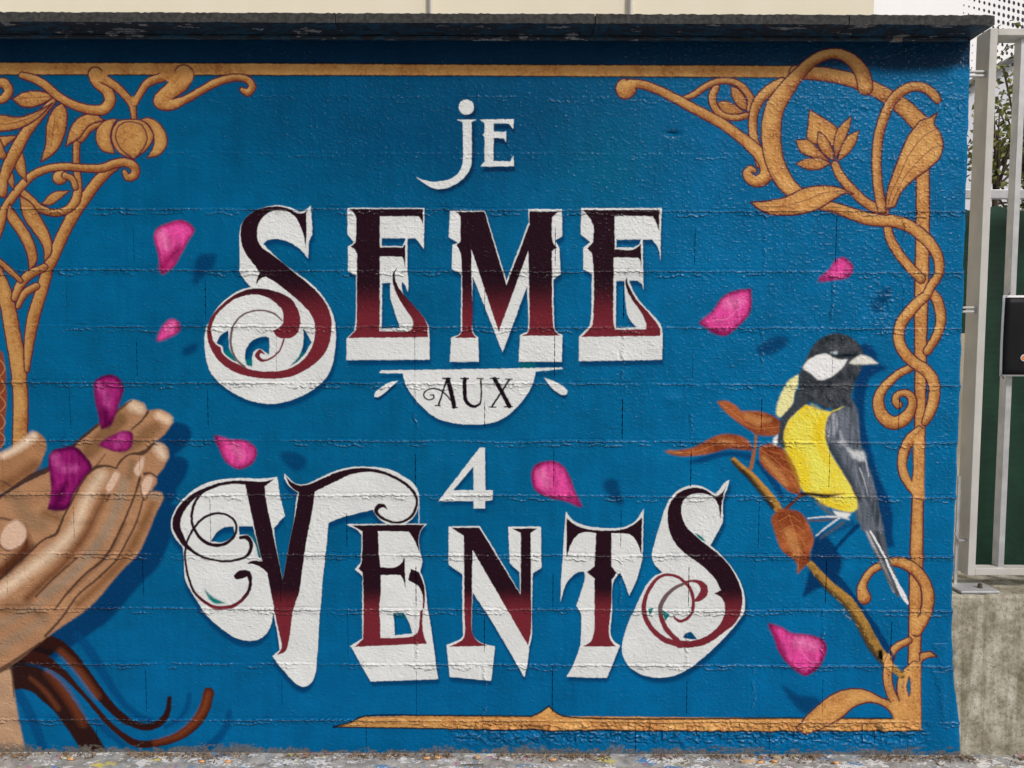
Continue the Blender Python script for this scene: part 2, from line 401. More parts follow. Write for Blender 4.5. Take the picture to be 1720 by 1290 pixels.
S_(H3, '120,520,90 240,470,110 340,430,110', (40, 24, 22), 2, 1, e_hair)
S_(H3, '350,600,40 440,700,60 530,830,56 600,960,50', (128, 66, 38), 8, .6); S_(H3, '220,640,20 330,740,30 420,860,30', (120, 66, 40), 4, .6)
S_(H3, '200,480,100 330,520,90 440,590,60 540,690,40 640,800,34 760,940,40 880,1050,46 985,1112,60 1150,1108,58 1300,1055,66 1410,970,76 1475,870,82 1508,745,80', (58, 28, 22), 1.2, 1, e_hair)
S_(H3, '1120,1105,20 1290,1050,34 1400,960,44 1470,860,48 1505,750,40', (136, 68, 38), 6, .7)
S_(H3, '300,370,100 400,395,100 500,470,92 590,575,84 680,700,80 765,810,74 855,900,66 955,965,60 1060,992,60 1150,965,56 1205,900,46 1224,785,32', (52, 26, 22), 1.2, 1, e_hair)
S_(H3, '440,450,30 530,540,44 620,660,44 700,770,36', (132, 72, 42), 7, .65)

# ================================================================== hands
e_hand = element('painted_hands', 'cupped brown hands holding petals at the left edge')
SK = (162, 120, 88)
F_(H3, '-1600,600! 0,600 80,560! 105,750 150,1000 180,1130! 180,1190! -1600,1190!', (170, 136, 108), 1.2, 1, e_hand)
F_(H2, HS, SK, .7, 1, e_hand)
F_(H2, '-1600,900! 0,88 120,45 240,-62 300,-40 335,20 312,120 250,230 185,300 100,340 0,390 -1600,1250!', (156, 112, 78), .7, 1, e_hand)
for s, c, so, al in (
    ('860,-150,120 760,-40,120 640,80,100', (176, 120, 76), 5, .7), ('960,-250,70 1010,-230,70', (222, 190, 158), 5, .8),
    ('1150,-180,60 1210,-150,60', (222, 188, 156), 5, .8), ('1120,-100,90 1000,0,90 900,60,80', (184, 128, 82), 5, .6),
    ('240,-30,60 120,60,50 20,110,40', (228, 200, 172), 5, .8), ('250,180,80 140,260,80 20,330,80', (168, 104, 64), 7, .6),
    ('120,420,120 200,560,120 300,600,120', (206, 158, 116), 9, .7), ('330,520,60 420,560,60', (170, 112, 70), 7, .6),
    ('160,640,60 190,760,70 110,860,90 0,960,90 -80,1010,90', (140, 74, 44), 6, .85), ('240,760,30 140,860,30 40,960,30', (110, 54, 36), 5, .7),
    ('730,250,70 640,400,70 570,560,70 500,690,70 350,830,80 150,980,80 0,1090,80', (220, 190, 160), 8, .75),
    ('760,400,40 690,540,50 620,680,60 540,790,60 450,900,60 300,1040,60 200,1140,60', (160, 96, 58), 6, .75),
    ('900,300,60 860,450,60 770,650,60 650,820,60 500,980,60 330,1120,60', (216, 186, 156), 7, .7),
    ('60,1200,80 200,1200,60 320,1280,60', (170, 116, 80), 9, .6), ('0,1330,60 150,1260,50 300,1180,40', (214, 180, 148), 7, .6),
    ('0,1500,80 140,1410,70 320,1290,50', (214, 180, 148), 9, .6), ('900,600,20 800,800,24 640,960,24 500,1090,24', (140, 84, 54), 4, .6),
    ('1100,460,60 1010,660,60 900,850,60 760,1000,60 560,1190,50', (190, 124, 74), 5, .7), ('1110,400,50 1150,400,40', (224, 186, 150), 5, .8),
    ('1150,60,70 1180,110,50', (220, 192, 164), 6, .8), ('960,150,50 940,260,50', (196, 146, 104), 5, .7)):
    k_ = .97 if sum(c) > 560 else .66
    S_(H2, s, (c[0] * k_ * .98, c[1] * k_, c[2] * k_ * 1.02), so, min(1, al * 1.15))
DK = (66, 44, 38)
_g = (.06 + 0) * vnoise(TH, TW, 3, seed=901) + .16 * vnoise(TH, TW, 14, 26, seed=902)
_hm = IDM == e_hand
IMG[_hm] *= (1 + _g[_hm] * 1.3)[:, None]
for s, al in (('540,30,10 350,205,22 240,255,26 130,320,16 0,410,12', .95), ('700,-110,6 540,30,12', .9), ('950,-290,5 860,-225,14 700,-105,14 580,-10,12', .8), ('1068,-205,12 1030,-150,8 950,-80,7', .9),
    ('1110,20,10 1030,90,20 940,98,8 870,150,10 845,190,8', .9), ('840,200,8 760,182,10 680,200,16 610,275,8 540,400,9 465,540,9 405,675,14 375,690,12 310,720,8 200,820,10 80,920,10 0,1000,10 -300,1200,10', .9),
    ('720,150,8 690,190,8 760,100,5', .6), ('800,385,8 770,440,7', .7), ('560,845,8 400,985,9 260,1125,9', .75),
    ('1010,270,12 985,360,9 960,430,9 880,620,9 790,800,10 740,865,10 620,960,9 480,1110,9 400,1215,8', .9),
    ('1035,420,7 985,590,9 900,760,9 850,850,9 700,1000,10 560,1120,9 455,1270,10 330,1410,12', .85), ('1130,262,8 1090,235,8 1045,240,14', .85), ('1085,372,5 1045,430,6 1010,320,5', .8),
    ('0,560,10 60,570,12 90,575,8', .7), ('0,760,8 60,795,8 110,780,5', .7), ('80,330,8 30,300,7 -20,280,6', .6),
    ('0,1660,18 150,1560,14 290,1460,9', .8), ('80,1640,14 90,1700,10 100,1850,7', .7)):
    P_, C_, W_ = parse(H2, s); pts_, w_ = spline(P_, C_, False, W_ * 1.7); paint(strokemask(pts_, w_, 0, 1.2 * SC), DK, al)
for s in ('868,235 830,222 795,275 762,340 790,380 830,330', '1040,112 1000,150 965,220 1000,262 1035,200', '1108,262 1060,255 1020,330 1045,405 1090,340', '122,572 190,640 182,720 85,788 25,770 0,720 35,625'):
    F_(H2, s, (204, 172, 150), .6, .95); P_, C_, W_ = parse(H2, s)
    line(H2, s + ' ' + s.split()[0], (130, 92, 74), 1.0, alpha=.6)

# ================================================================== petals
def petaltex(x, y, m):
    h, w = m.a.shape
    n = vnoise(h, w, 26, 5, seed=int(m.x)) + .6 * vnoise(h, w, 4, seed=int(m.y))
    return IMG[m.y:m.y + h, m.x:m.x + w] * (1 + n[..., None] * 1.4)
def petal(k, s, lab, dark=None, lite=None, soft=.9, c=(206, 70, 142), dk=(122, 18, 68), crease=None):
    e = element('painted_petal', lab)
    F_(k, s, dk, soft, 1, e)
    P, C, _ = parse(k, s)
    ctr = P.mean(0); Q = ctr + (P - ctr) * .86
    pts, _ = spline(Q, [False] * len(Q), True)
    paint(fillmask(pts, 3.0 * SC), c, .95)
    if lite: S_(k, lite, (226, 120, 172) if c[0] > 200 else (190, 84, 150), 8, .8)
    if dark: S_(k, dark, dk, 6, .9)
    paint(fillmask(spline(P, C, True)[0], .8), petaltex, .35)
    if crease: line(k, crease, (240, 150, 196), soft=2.0, alpha=.45)
ZZ = (860, 420, 2.774); KK = (280, 770, 6.143)
petal(L2, '1110,680! 1130,620 1230,575 1310,558 1380,590 1405,630 1370,690 1320,780 1250,900 1170,955! 1140,800', 'pink petal with dark lower tip left of the large letter S', '1180,900,60 1220,840,60 1300,760,30', '1170,660,50 1200,740,50', dk=(140, 24, 76))
petal(L3, '1130,320! 1150,260 1190,190 1240,155 1290,175 1305,230 1230,280', 'small pink petal beside the curl of the large letter S', None, '1240,195,30 1220,230,20')
petal(L3, '680,660 690,600 740,565 810,555 870,590 895,650 870,740 840,830 800,920 730,955! 720,880 690,760', 'tall purple petal standing on the fingertips', '770,900,70 760,820,60', '720,640,24 760,700,24 780,780,24', c=(150, 38, 106), dk=(84, 14, 58))
petal(L3, '705,1065! 800,1000 900,960 950,970 965,1040 930,1100 850,1115 760,1090', 'purple petal lying across the fingers', '740,1065,30', '880,1000,20 850,1060,16', c=(146, 38, 104), dk=(84, 14, 58))
petal(H2, '350,120 380,70 450,50 540,40 600,90 665,190 610,270 530,400 480,500 340,500! 370,400 360,250', 'large purple petal lying in the palm', '400,480,60 440,380,60 480,300,20', '400,120,40 440,200,24 540,200,30', c=(138, 32, 100), dk=(74, 12, 54))
petal(PX, '361,731! 385,738 415,741 431,755 426,776 402,788 380,776 369,755', 'pink petal above the big letter V', '364,736,4 372,750,3', '395,752,8 405,765,8')
petal(ZZ, '90,1060 100,1010 150,985 200,985 240,1010 270,1060 295,1130 330,1200! 250,1170 180,1155 110,1120', 'large pink petal right of the figure 4', '270,1150,26 310,1185,10', '140,1040,34 160,1090,26')
petal(ZZ, '868,340! 930,290 980,220 1040,190 1115,180! 1110,290 1060,350 990,400 930,380', 'pink petal right of the last letter E with a pale crease', '930,375,12 1000,385,12', '1010,250,40 1060,240,30', crease='940,330,3 1000,320,3 1060,270,2')
petal(ZZ, '1420,145! 1480,90 1510,45 1550,35 1590,80 1570,125 1500,140', 'small pink petal below the leaf scroll at right', '1440,138,6 1480,130,6', '1540,70,26')
petal(RC, '150,235! 250,265 350,320 450,330 560,350 640,400 650,460 610,570 540,650 470,685 400,650 300,560 240,470 200,350', 'large pink petal low on the right beside the branch', '180,270,30 230,360,24 280,480,24', '420,400,90 540,430,70', crease='430,470,4 510,560,5 590,570,4')
for k, s, a in ((L2, '1430,820 1560,810 1540,900 1480,960 1400,1035', .75), (L3, '1310,410 1350,350 1430,335 1420,380 1360,415', .75), (PX, '470,762 500,761 516,775 499,792 480,780', .7),
                (ZZ, '425,1100 440,1070 490,1070 500,1110 520,1180 510,1195 460,1150', .75), (ZZ, '1135,470 1190,420 1240,400 1290,410 1270,450 1200,490', .75),
                (RC, '265,755 400,840 550,860 600,900 540,960 470,1010 350,900', .75), (PX, '1462,520 1480,488 1500,480 1492,505 1475,525', .6)):
    F_(k, s, (0, 48, 88), 2.6, a)

# ================================================================== branch, leaves, bird
P3 = (1100, 650, 6.143); B1 = (1260, 540, 6.143)
SD = (0, 58, 104)
F_(P3, '320,772! 500,715 700,665 900,675 1000,700 985,760 880,725 700,722 450,790', SD, 1.6, .9)
S_(P3, '1060,770,40 1130,850,70 1210,960,74 1300,1110,60', SD, 1.6, .9)
F_(RB, '530,390! 620,340 690,400 740,480 780,560 750,700 700,800 590,800 440,885! 490,700 515,500', (0, 46, 86), 1.6, .92)
S_(RB, '720,470,30 810,370,34 910,270,44', (0, 46, 86), 1.6, .9); S_(RB, '560,380,60 700,310,60 860,250,70', (0, 56, 100), 5, .6)
S_(RB, '640,620,60 750,740,76 860,880,72 960,1010,66 1060,1150,66 1150,1290,60 1210,1400,40', (0, 50, 92), 1.6, .9)
F_(B1, '1100,260! 1200,230 1300,320 1330,430 1425,482! 1300,540 1240,580 1190,740 1180,900 1200,1150 1250,1320 1330,1600 1430,1830 1475,2010 1470,2200 1490,2330! 1300,2330! 1200,1900! 1050,1000!', (0, 54, 98), 1.4, .95)
e_br = element('painted_branch', 'upper dark length of branch with twigs left of the bird')
def barkcol(x, y, m):
    lt_ = m.lat; t = np.clip(.95 - np.abs(lt_ - .15) * 1.1 + NG[m.y:m.y + m.a.shape[0], m.x:m.x + m.a.shape[1]] * .8, 0, 1)[..., None]
    return lin((52, 38, 30)) * (1 - t) + lin((170, 128, 62)) * t
S_(P3, '810,750,56 890,830,70 980,905,78 1070,1005,84 1160,1110,90 1240,1210,90 1290,1290,80', barkcol, 1.0, 1, e_br)
S_(P3, '800,770,30 880,850,40 965,930,44 1050,1030,46 1130,1130,50 1215,1240,50', (44, 30, 26), 2.2, .85)
S_(P3, '900,825,14 1010,905,18 1105,1005,20 1200,1120,22', (190, 132, 66), 1.6, .8)
e_br2 = element('painted_branch', 'lower ochre length of branch below the veined leaf')
S_(RB, '505,590,60 600,700,74 700,800,84 820,900,90 900,1010,94 970,1130,100 1040,1260,100 1110,1360,90 1180,1440,60 1240,1500,56 1290,1545,50', barkcol, 1.0, 1, e_br2)
S_(RB, '560,690,26 660,810,34 780,920,40 870,1030,42 940,1150,46 1010,1290,46 1080,1390,40 1150,1470,30', (66, 50, 34), 2.4, .8)
for q_ in range(26):
    t_ = q_ / 26; a_ = (520 + 640 * t_, 610 + 850 * t_)
    S_(RB, '%d,%d,4 %d,%d,5' % (a_[0] + rng.uniform(-30, 30), a_[1] + rng.uniform(-14, 14), a_[0] + rng.uniform(0, 50), a_[1] + rng.uniform(20, 60)), (206, 172, 96) if q_ % 2 else (52, 38, 28), .8, .6)
F_(RC, '1085,470! 1120,460 1130,500 1135,550 1090,540', (24, 18, 20), .8, 1)
S_(RC, '1165,530,70 1172,640,70', goldcol, .8, 1, e_rc); line(RC, '1128,610 1142,555 1165,500', OUT, 1.4); line(RC, '1210,640 1218,560 1245,510', OUT, 1.4)
S_(P3, '1045,440,24 1035,600,30 1015,720,36 990,840,40', (150, 92, 52), .9, 1, e_br)
S_(P3, '1620,1100,20 1500,1120,34 1420,1190,34 1345,1265,40', (96, 50, 34), .9, 1, e_br)
def leafcol(x, y, m):
    h, w = m.a.shape
    t = np.clip(.5 + 1.1 * vnoise(h, w, 22, 30, seed=m.x) + .5 * vnoise(h, w, 4, seed=m.y), 0, 1)[..., None]
    return lin((118, 54, 30)) * (1 - t) + lin((164, 92, 52)) * t
def leaf(k, s, lab, veins, hl):
    e = element('painted_leaf', lab)
    F_(k, s, leafcol, .9, 1, e)
    for q in hl: S_(k, q, (186, 128, 76), 4, .7)
    for q in veins: line(k, q, (206, 140, 88), .9, alpha=.6)
leaf(P3, '638,150! 730,140 830,190 890,250! 1000,245 1120,260 1240,310 1320,380 1330,420 1270,490 1150,505 1050,490 950,430 800,320 700,230', 'rust brown leaf pointing up and left beside the bird', ['680,170 850,300 1000,420 1300,410'], ['950,300,60 1060,360,90', '1100,340,60 1180,340,40'])
leaf(P3, '88,660! 250,650 400,620 530,550 680,490 820,490 920,520 980,580 1010,660! 900,650 760,640 600,680 420,710 220,710', 'long narrow rust leaf stretching left under the bird', ['200,680 450,660 620,600 900,600'], ['660,550,30 800,560,30', '150,665,16 260,680,16'])
leaf(P3, '1075,610! 1210,585 1320,640 1400,720 1460,840 1500,1000 1502,1112! 1400,1090 1290,990 1180,890 1090,780', 'broad rust leaf in front of the yellow breast', ['1080,640 1250,760 1400,930 1490,1090', '1180,660 1300,690', '1300,720 1420,800', '1340,830 1450,920'], ['1130,740,60 1260,880,80 1350,1000,50'])
leaf(RB, '240,120! 330,130 420,150 490,240 540,390 510,490 500,560 400,685! 390,580 270,480 210,330 180,210', 'rust leaf with yellow veins hanging on the branch', ['330,170 380,330 410,470 405,640', '240,230 345,185 430,240', '250,320 370,262 470,330', '300,440 385,335 480,450', '350,540 410,470 470,540'], ['330,330,90 390,480,90', '400,560,40'])

e_bird = element('painted_bird', 'painted great tit with yellow breast and white cheek')
# tail
e_tail = element('tail', None, e_bird)
F_(RB, '900,-40! 1070,-40! 1095,150 1150,380 1175,520 1235,680 1290,860! 1250,872! 1130,640 1040,450 960,290 895,205!', (84, 86, 94), .9, 1, e_tail)
for q_ in range(46):
    t_ = rng.uniform(0, 1); a_ = 880 + 190 * t_ + rng.uniform(-30, 40); b_ = 1000 + 1000 * t_
    S_(B1, '%d,%d,4 %d,%d,8 %d,%d,3' % (a_, b_, a_ + 24, b_ + 70, a_ + 60, b_ + 150), ((150, 153, 162), (48, 50, 56), (110, 114, 124))[q_ % 3], .8, .5) if False else None
for q, c, al in (('1000,60,30 1060,260,30 1110,460,26', (54, 56, 62), .8), ('1060,100,12 1110,330,12', (130, 132, 140), .6), ('960,250,24 1050,450,24 1130,620,24 1225,830,20', (170, 166, 168), .85), ('1050,470,16 1160,700,24 1250,850,24', (70, 70, 76), .8)):
    S_(RB, q, c, 1.6, al, e_tail if al > .8 else None)
S_(RB, '950,165,12 1030,330,16 1120,490,16 1190,640,18 1250,760,26 1300,860,44 1335,925,20', (224, 230, 234), .7, .95, e_tail)
# back and wing
e_wing = element('wing', None, e_bird)
def graycol(x, y, m):
    n = vnoise(m.a.shape[0], m.a.shape[1], 26, 4, seed=31) + vnoise(m.a.shape[0], m.a.shape[1], 60, 30, seed=32)
    return lin((92, 96, 106)) * (1 + n[..., None] * .8)
F_(B1, '1030,780! 1080,850 1115,950 1130,1150 1150,1290 1210,1450 1270,1650 1330,1900 1380,2160! 1150,2160! 1110,1960 1050,1750 960,1530 860,1370 800,1250 780,1100 820,950 900,850', graycol, .8, 1, e_wing)
for q, c, so, al in (('830,1290,70 920,1450,60 1030,1640,50 1110,1850,50', (56, 58, 65), 4, .8), ('865,970,50 880,1060,60 870,1150,40', (158, 158, 168), 2, .85), ('805,1080,30 810,1180,24', (150, 152, 162), 2, .8),
                    ('930,1130,24 950,1220,30', (160, 160, 170), 2, .8), ('900,900,16 880,1000,12 900,1200,14 960,1300,14', (60, 60, 68), 2, .7), ('1130,1510,8 1170,1620,9 1215,1790,7', (210, 210, 214), .8, .85),
                    ('1190,1420,10 1210,1520,10 1225,1600,8', (200, 202, 208), 1, .8), ('1080,1500,10 1130,1680,10 1200,1900,10', (130, 132, 140), 1.6, .7), ('1150,1600,20 1230,1850,20 1290,2050,20', (56, 58, 64), 3, .6)):
    S_(B1, q, c, so, al)
F_(B1, '985,1290! 1010,1340 1040,1380 1060,1420! 1090,1410 1130,1450! 1160,1430 1195,1440! 1185,1380 1165,1330! 1130,1350 1110,1325! 1070,1340 1030,1310', (204, 206, 208), 2.0, .85); F_(B1, '900,1230! 980,1230 980,1290 930,1270', (180, 180, 186), 1.6, .8)
# breast
e_bst = element('breast', None, e_bird)
def yelcol(x, y, m):
    h, w = m.a.shape
    n = vnoise(h, w, 60, 26, seed=41) * 1.2 + .9 * vnoise(h, w, 3, seed=42)
    t = np.clip(.5 + n, 0, 1)[..., None]
    t = t * .5 + .1; return lin((228, 190, 14)) * (1 - t) + lin((240, 222, 110)) * t
F_(B1, '560,850! 640,880 760,920 835,930! 790,1020 775,1130 800,1290 870,1430 960,1570 1040,1710 1105,1870 1100,1930 1040,1970 900,1940 750,1880 650,1810 560,1760 520,1700 500,1600 430,1430 355,1300 335,1150 380,1040 440,970 500,910', yelcol, .9, 1, e_bst)
for q_ in range(70):
    a_, b_ = rng.uniform(430, 1000), rng.uniform(920, 1880)
    if 340 + max(0, b_ - 1300) * .75 > a_ - 30 or a_ > 760 + max(0, b_ - 1290) * .5: continue
    S_(B1, '%d,%d,3 %d,%d,7 %d,%d,2' % (a_, b_, a_ + 6, b_ + 34, a_ + 14, b_ + 70), ((248, 232, 140), (206, 172, 20), (180, 150, 30))[q_ % 3], .8, .6)
S_(B1, '420,1050,30 360,1200,30 390,1360,30 480,1560,30 540,1720,30', (196, 176, 40), 5, .55); S_(B1, '600,1300,90 700,1500,100 800,1680,100', (244, 226, 110), 10, .5)
S_(B1, '740,1000,50 700,1150,50 730,1290,50 800,1440,50', (236, 184, 8), 6, .7); S_(B1, '720,1870,30 900,1910,30 1050,1900,30', (206, 180, 30), 3, .6)
F_(B1, '520,1760! 650,1765 800,1780 1000,1770! 900,1795 770,1822 640,1800 520,1790!', (40, 26, 24), .7, 1)
S_(B1, '860,1820,20 960,1800,20', (190, 186, 120), 2, .6); F_(B1, '850,1950! 960,1970 1040,1990 1000,2020 1030,2045 900,2005', (226, 224, 218), 1.2, .95)
S_(RB, '560,60,20 640,130,34 720,190,30', (96, 98, 100), 2.5, .8)
e_l1 = element('leg', None, e_bird); e_l2 = element('leg', None, e_bird)
S_(RB, '490,205,12 600,195,14 750,190,18', (206, 208, 212), .8, .9, e_l1); S_(RB, '500,225,16 620,222,20 740,212,16', (96, 70, 66), 1.2, .8)
S_(RB, '560,352,12 650,280,16 760,200,18', (196, 200, 208), .9, .9, e_l2); S_(RB, '600,370,20 690,310,24 790,240,30', (90, 84, 92), 3, .7)
# left side, neck and head
e_w2 = element('wing', None, e_bird)
F_(B1, '500,545! 492,640 455,760 435,860 300,990 270,960 280,850 330,720 400,610', (218, 212, 152), .9, 1, e_w2)
F_(B1, '245,1200! 290,1165 290,1230 270,1275! 235,1262', (216, 218, 216), .7, 1)
F_(B1, '560,700 620,830! 440,965 375,1060 345,1180 355,1300! 330,1300 285,1240 300,1120 310,1020 380,920 450,840 470,720', (62, 64, 70), 1.0, 1, e_bird)
e_head = element('head', None, e_bird)
def headcol(x, y, m):
    h, w = m.a.shape
    n = vnoise(h, w, 16, 10, seed=51) + .6 * vnoise(h, w, 5, seed=52)
    return lin((66, 66, 71)) * (1 + n[..., None] * .9)
F_(B1, '535,475 600,330 680,210 790,140 900,120 1020,150 1110,220 1165,310 1150,480 1110,570 1062,680 1045,800 1060,900! 960,870 860,940! 830,890 750,920! 740,880 620,830! 540,780 500,650 510,540', headcol, .6, 1, e_head)
for q_ in range(60):
    a_, b_ = rng.uniform(560, 1020), rng.uniform(620, 900)
    S_(B1, '%d,%d,3 %d,%d,6 %d,%d,2' % (a_, b_, a_ + 8, b_ + 26, a_ + 20, b_ + 54), ((96, 98, 104), (40, 40, 44))[q_ % 2], .7, .5)
S_(B1, '700,330,40 850,350,50 1000,350,50 1100,330,30', (26, 26, 30), 3, .8); S_(B1, '560,600,60 760,640,60 950,580,60', (50, 50, 56), 5, .5)
S_(B1, '740,920,20 640,860,30', (200, 190, 60), 2, .4); S_(B1, '830,935,12 900,910,12 965,880,6', (210, 196, 70), .8, .9)
F_(B1, '590,405! 700,345 790,335 850,370 920,395 1005,390! 960,460 880,540 790,590 700,598 620,530 545,480', (232, 232, 230), .8, 1, e_head)
S_(B1, '545,470,20 570,495,14', (196, 170, 150), 1.4, .6); F_(B1, '815,322! 905,308 895,338 850,335', (176, 188, 196), .6, .9)
e_beak = element('beak', None, e_bird)
F_(B1, '1150,342! 1230,370 1325,435! 1200,442 1080,440 1018,430! 1080,380', (214, 212, 202), .7, 1, e_beak); S_(B1, '1060,440,10 1200,438,8', (160, 156, 150), 1, .6)

# ================================================================== lettering
def lettercol(v0, v1):
    _, y0 = tex(860, v0); _, y1 = tex(860, v1)
    def f(x, y, m):
        t = np.clip((y + NG[m.y:m.y + m.a.shape[0], m.x:m.x + m.a.shape[1]] * 10 - y0) / (y1 - y0), 0, 1); t = (t * t * (3 - 2 * t))[..., None]
        return lin((46, 24, 29)) * (1 - t) + lin((110, 40, 47)) * t
    return f
def white(x, y, m):
    h, w = m.a.shape
    n = NW[m.y:m.y + h, m.x:m.x + w, None]
    return lin((206, 208, 207)) * (1 + n * .10)
NW = vnoise(TH, TW, 50, seed=61) + vnoise(TH, TW, 12, seed=62) * .6
G1 = lettercol(470, 545); G2 = lettercol(985, 1030)
def letter(k, wpath, mpath, ch, shade, grad, holes=(), strokes=(), sh=(4, 9), soft=1.8):
    e = element('painted_letter', shade)
    F_(k, wpath, SHB, soft, .92, holes=holes, off=sh)
    F_(k, wpath, SHB, soft, .8, holes=holes, off=(sh[0] * .5, sh[1] * .5))
    F_(k, wpath, white, 0, 1, e, holes=holes)
    f = element('letter_face', None, e)
    for q in mpath: F_(k, q, grad, 0, 1, f)
    for q in strokes: S_(k, q, grad, .6, 1, f, grow=.35)
    return e, f
TEAL = (0, 112, 110)
KA = (320, 330, 6.143)
letter(KA, '1240,90! 1250,230 1257,395! 1228,450 1215,640! 1130,545 1000,465 870,437 790,455 750,492! 860,600 960,690 1080,780 1250,905 1370,1035 1440,1150 1480,1250 1500,1383 1490,1603 1440,1803 1330,1943 1180,2043 1000,2113 820,2141 640,2113 450,2033 300,1923 200,1803 160,1663 143,1523 150,1403 185,1313 240,1205 310,1110 400,1035 500,972 625,935! 550,850 515,790 508,600 505,400 525,290 580,210 680,145 780,108 880,92 1000,105 1080,135 1130,160! 1175,150 1240,90',
   ['1218,115! 1195,180 1198,300 1190,530! 1170,420 1130,300 1080,210 1010,160 930,143 850,150 770,195 715,260 690,340 692,430 725,510 830,590 960,690 1080,790 1250,930 1370,1060 1440,1200 1458,1313 1450,1433 1415,1563 1330,1683 1200,1783 1050,1853 880,1881 700,1873 530,1838 400,1783 290,1693 215,1583 175,1473 175,1373 200,1273 260,1183 350,1093 450,1020 540,975 640,950 750,950 870,975 980,1020 1060,1080 1110,1170 1132,1253 1135,1323 1110,1403 1050,1453 960,1466 890,1443 850,1386! 900,1363 945,1328 960,1253 950,1183 910,1130 840,1070 760,1030 660,1012 560,1025 450,1065 350,1140 280,1210 240,1280 220,1363 225,1453 260,1523 310,1553! 325,1613 400,1683 530,1748! 620,1783 720,1803 850,1803 980,1788 1100,1733 1200,1643 1260,1533 1285,1423 1280,1313 1240,1213 1150,1110 1060,1030 960,950 850,870 780,828! 720,850 680,912! 685,860 715,785! 630,670 570,590 530,500 517,400 525,300 560,230 650,160 760,115 880,103 1000,120 1080,160 1130,178 1180,165'],
   'S', 'large maroon letter S with curled foot, first of the upper word', G1,
   holes=['270,1508! 310,1433 390,1383! 395,1483 402,1573 475,1708! 400,1663 340,1603 325,1543 280,1523', '560,1683 570,1583 620,1503 700,1458 780,1445 815,1458! 815,1563 810,1638! 770,1603 720,1573 660,1593 635,1663 635,1758! 580,1738! 558,1663', '1170,1363! 1250,1503! 1180,1623 1100,1703 1025,1753! 1110,1663 1155,1563 1168,1453'],
   strokes=['965,1473,12 930,1573,14 870,1643,14 790,1688,16 730,1688,30 690,1643,46 715,1598,36 765,1625,6'])
GRL = (104, 82, 84)
S_(KA, '945,1283,10 870,1213,13 760,1178,13 640,1183,13 540,1223,14 460,1303,16 420,1413,20 415,1523,20 440,1623,18 490,1703,18 560,1758,16', GRL, .6, grow=.4)
for q in ('400,1573! 475,1708! 400,1663 345,1603', '562,1683! 640,1680! 635,1758! 580,1738!', '1150,1600! 1180,1620! 1100,1703 1025,1753! 1110,1663'): F_(KA, q, TEAL, 1.2, .8)
KC = (560, 330, 6.143)
letter(KC, '145,118! 940,120! 937,330 932,540! 850,432! 765,435! 765,760 775,900 765,985! 740,915 705,880! 712,980 780,1080 860,1165 930,1245 975,1325 988,1370 992,1684! 135,1689! 135,1464! 215,1389! 228,1300 235,950 235,815! 150,770! 148,520! 215,475! 145,390!',
   ['165,128! 925,128! 925,295! 905,240 880,205! 480,205! 480,525! 720,525! 742,490! 742,760! 730,680 710,622! 480,620! 480,900 478,1389! 770,1394! 815,1364! 820,1290 790,1230 735,1150 680,1060 630,950 610,860 618,790 665,730! 635,800 650,890 700,975 770,1060 860,1160 940,1260 975,1340! 975,1454! 150,1460! 235,1379! 240,1300 242,600! 228,555 175,518! 225,480! 230,450 238,230! 220,180'],
   'E', 'large maroon letter E after the curled S in the upper word', G1, holes=['500,432! 742,432! 742,455! 715,512! 500,512!', '503,893! 590,893! 585,980 592,1060 620,1150 655,1260 690,1357! 500,1364!'], sh=(2, 9))
KE = (740, 330, 6.143)
letter(KE, '100,150! 460,148! 680,870! 912,262! 905,133! 1250,133! 1257,410! 1180,455! 1225,525! 1240,800! 1165,860! 1172,1290 1187,1384 1257,1429! 1250,1706! 805,1706! 820,1429! 900,1394! 905,1290 893,925! 640,1609! 332,822! 325,1290 342,1414 390,1456! 395,1706! 95,1706! 110,1459! 200,1414 207,1290 215,802! 115,750! 122,500! 180,480! 82,420!',
   ['150,160! 455,158! 680,915! 917,290! 917,155! 1220,155! 1150,215! 1150,430 1157,470 1200,530! 1148,565! 1150,700 1160,1290 1180,1390 1235,1437! 835,1439! 905,1399 915,1290 905,560! 600,1399! 318,545! 320,800 330,1290 327,1404 372,1459! 145,1459! 213,1409 222,1290 217,700 210,590! 165,500! 205,465! 205,220! 185,180'],
   'M', 'large maroon letter M in the middle of the upper word', G1, sh=(3, 9))
KG = (900, 330, 6.143)
letter(KG, '470,120! 1300,120! 1287,400 1290,665! 1260,530 1200,445! 1105,443! 1105,740 1108,850 1112,965! 1090,900 1050,870! 963,866! 978,910 1020,1000 1090,1100 1180,1195 1250,1270 1297,1345 1303,1684! 445,1699! 445,1449! 550,1340! 565,1290 580,800! 488,752! 490,530! 560,470! 462,390!',
   ['485,138! 1275,138! 1272,360! 1240,270 1205,205! 812,200! 815,545! 1010,547 1085,490! 1090,760! 1075,660 1055,632! 805,630! 803,1290 817,1374! 1138,1369! 1138,1314 1090,1204 1030,1120 960,1010 930,930 925,870 937,830! 952,900 1000,1000 1060,1090 1160,1195 1240,1294 1285,1364! 1282,1439! 470,1450! 580,1336! 588,1290 597,800 580,590! 530,535! 592,470! 597,310! 560,230'],
   'E', 'large maroon letter E ending the upper word beside the M', G1, holes=['830,445! 1085,445! 1070,490 1010,528! 830,525!', '830,870! 913,870! 915,960 925,1080 950,1234 1000,1310 1045,1350! 825,1354!'], sh=(2, 9))
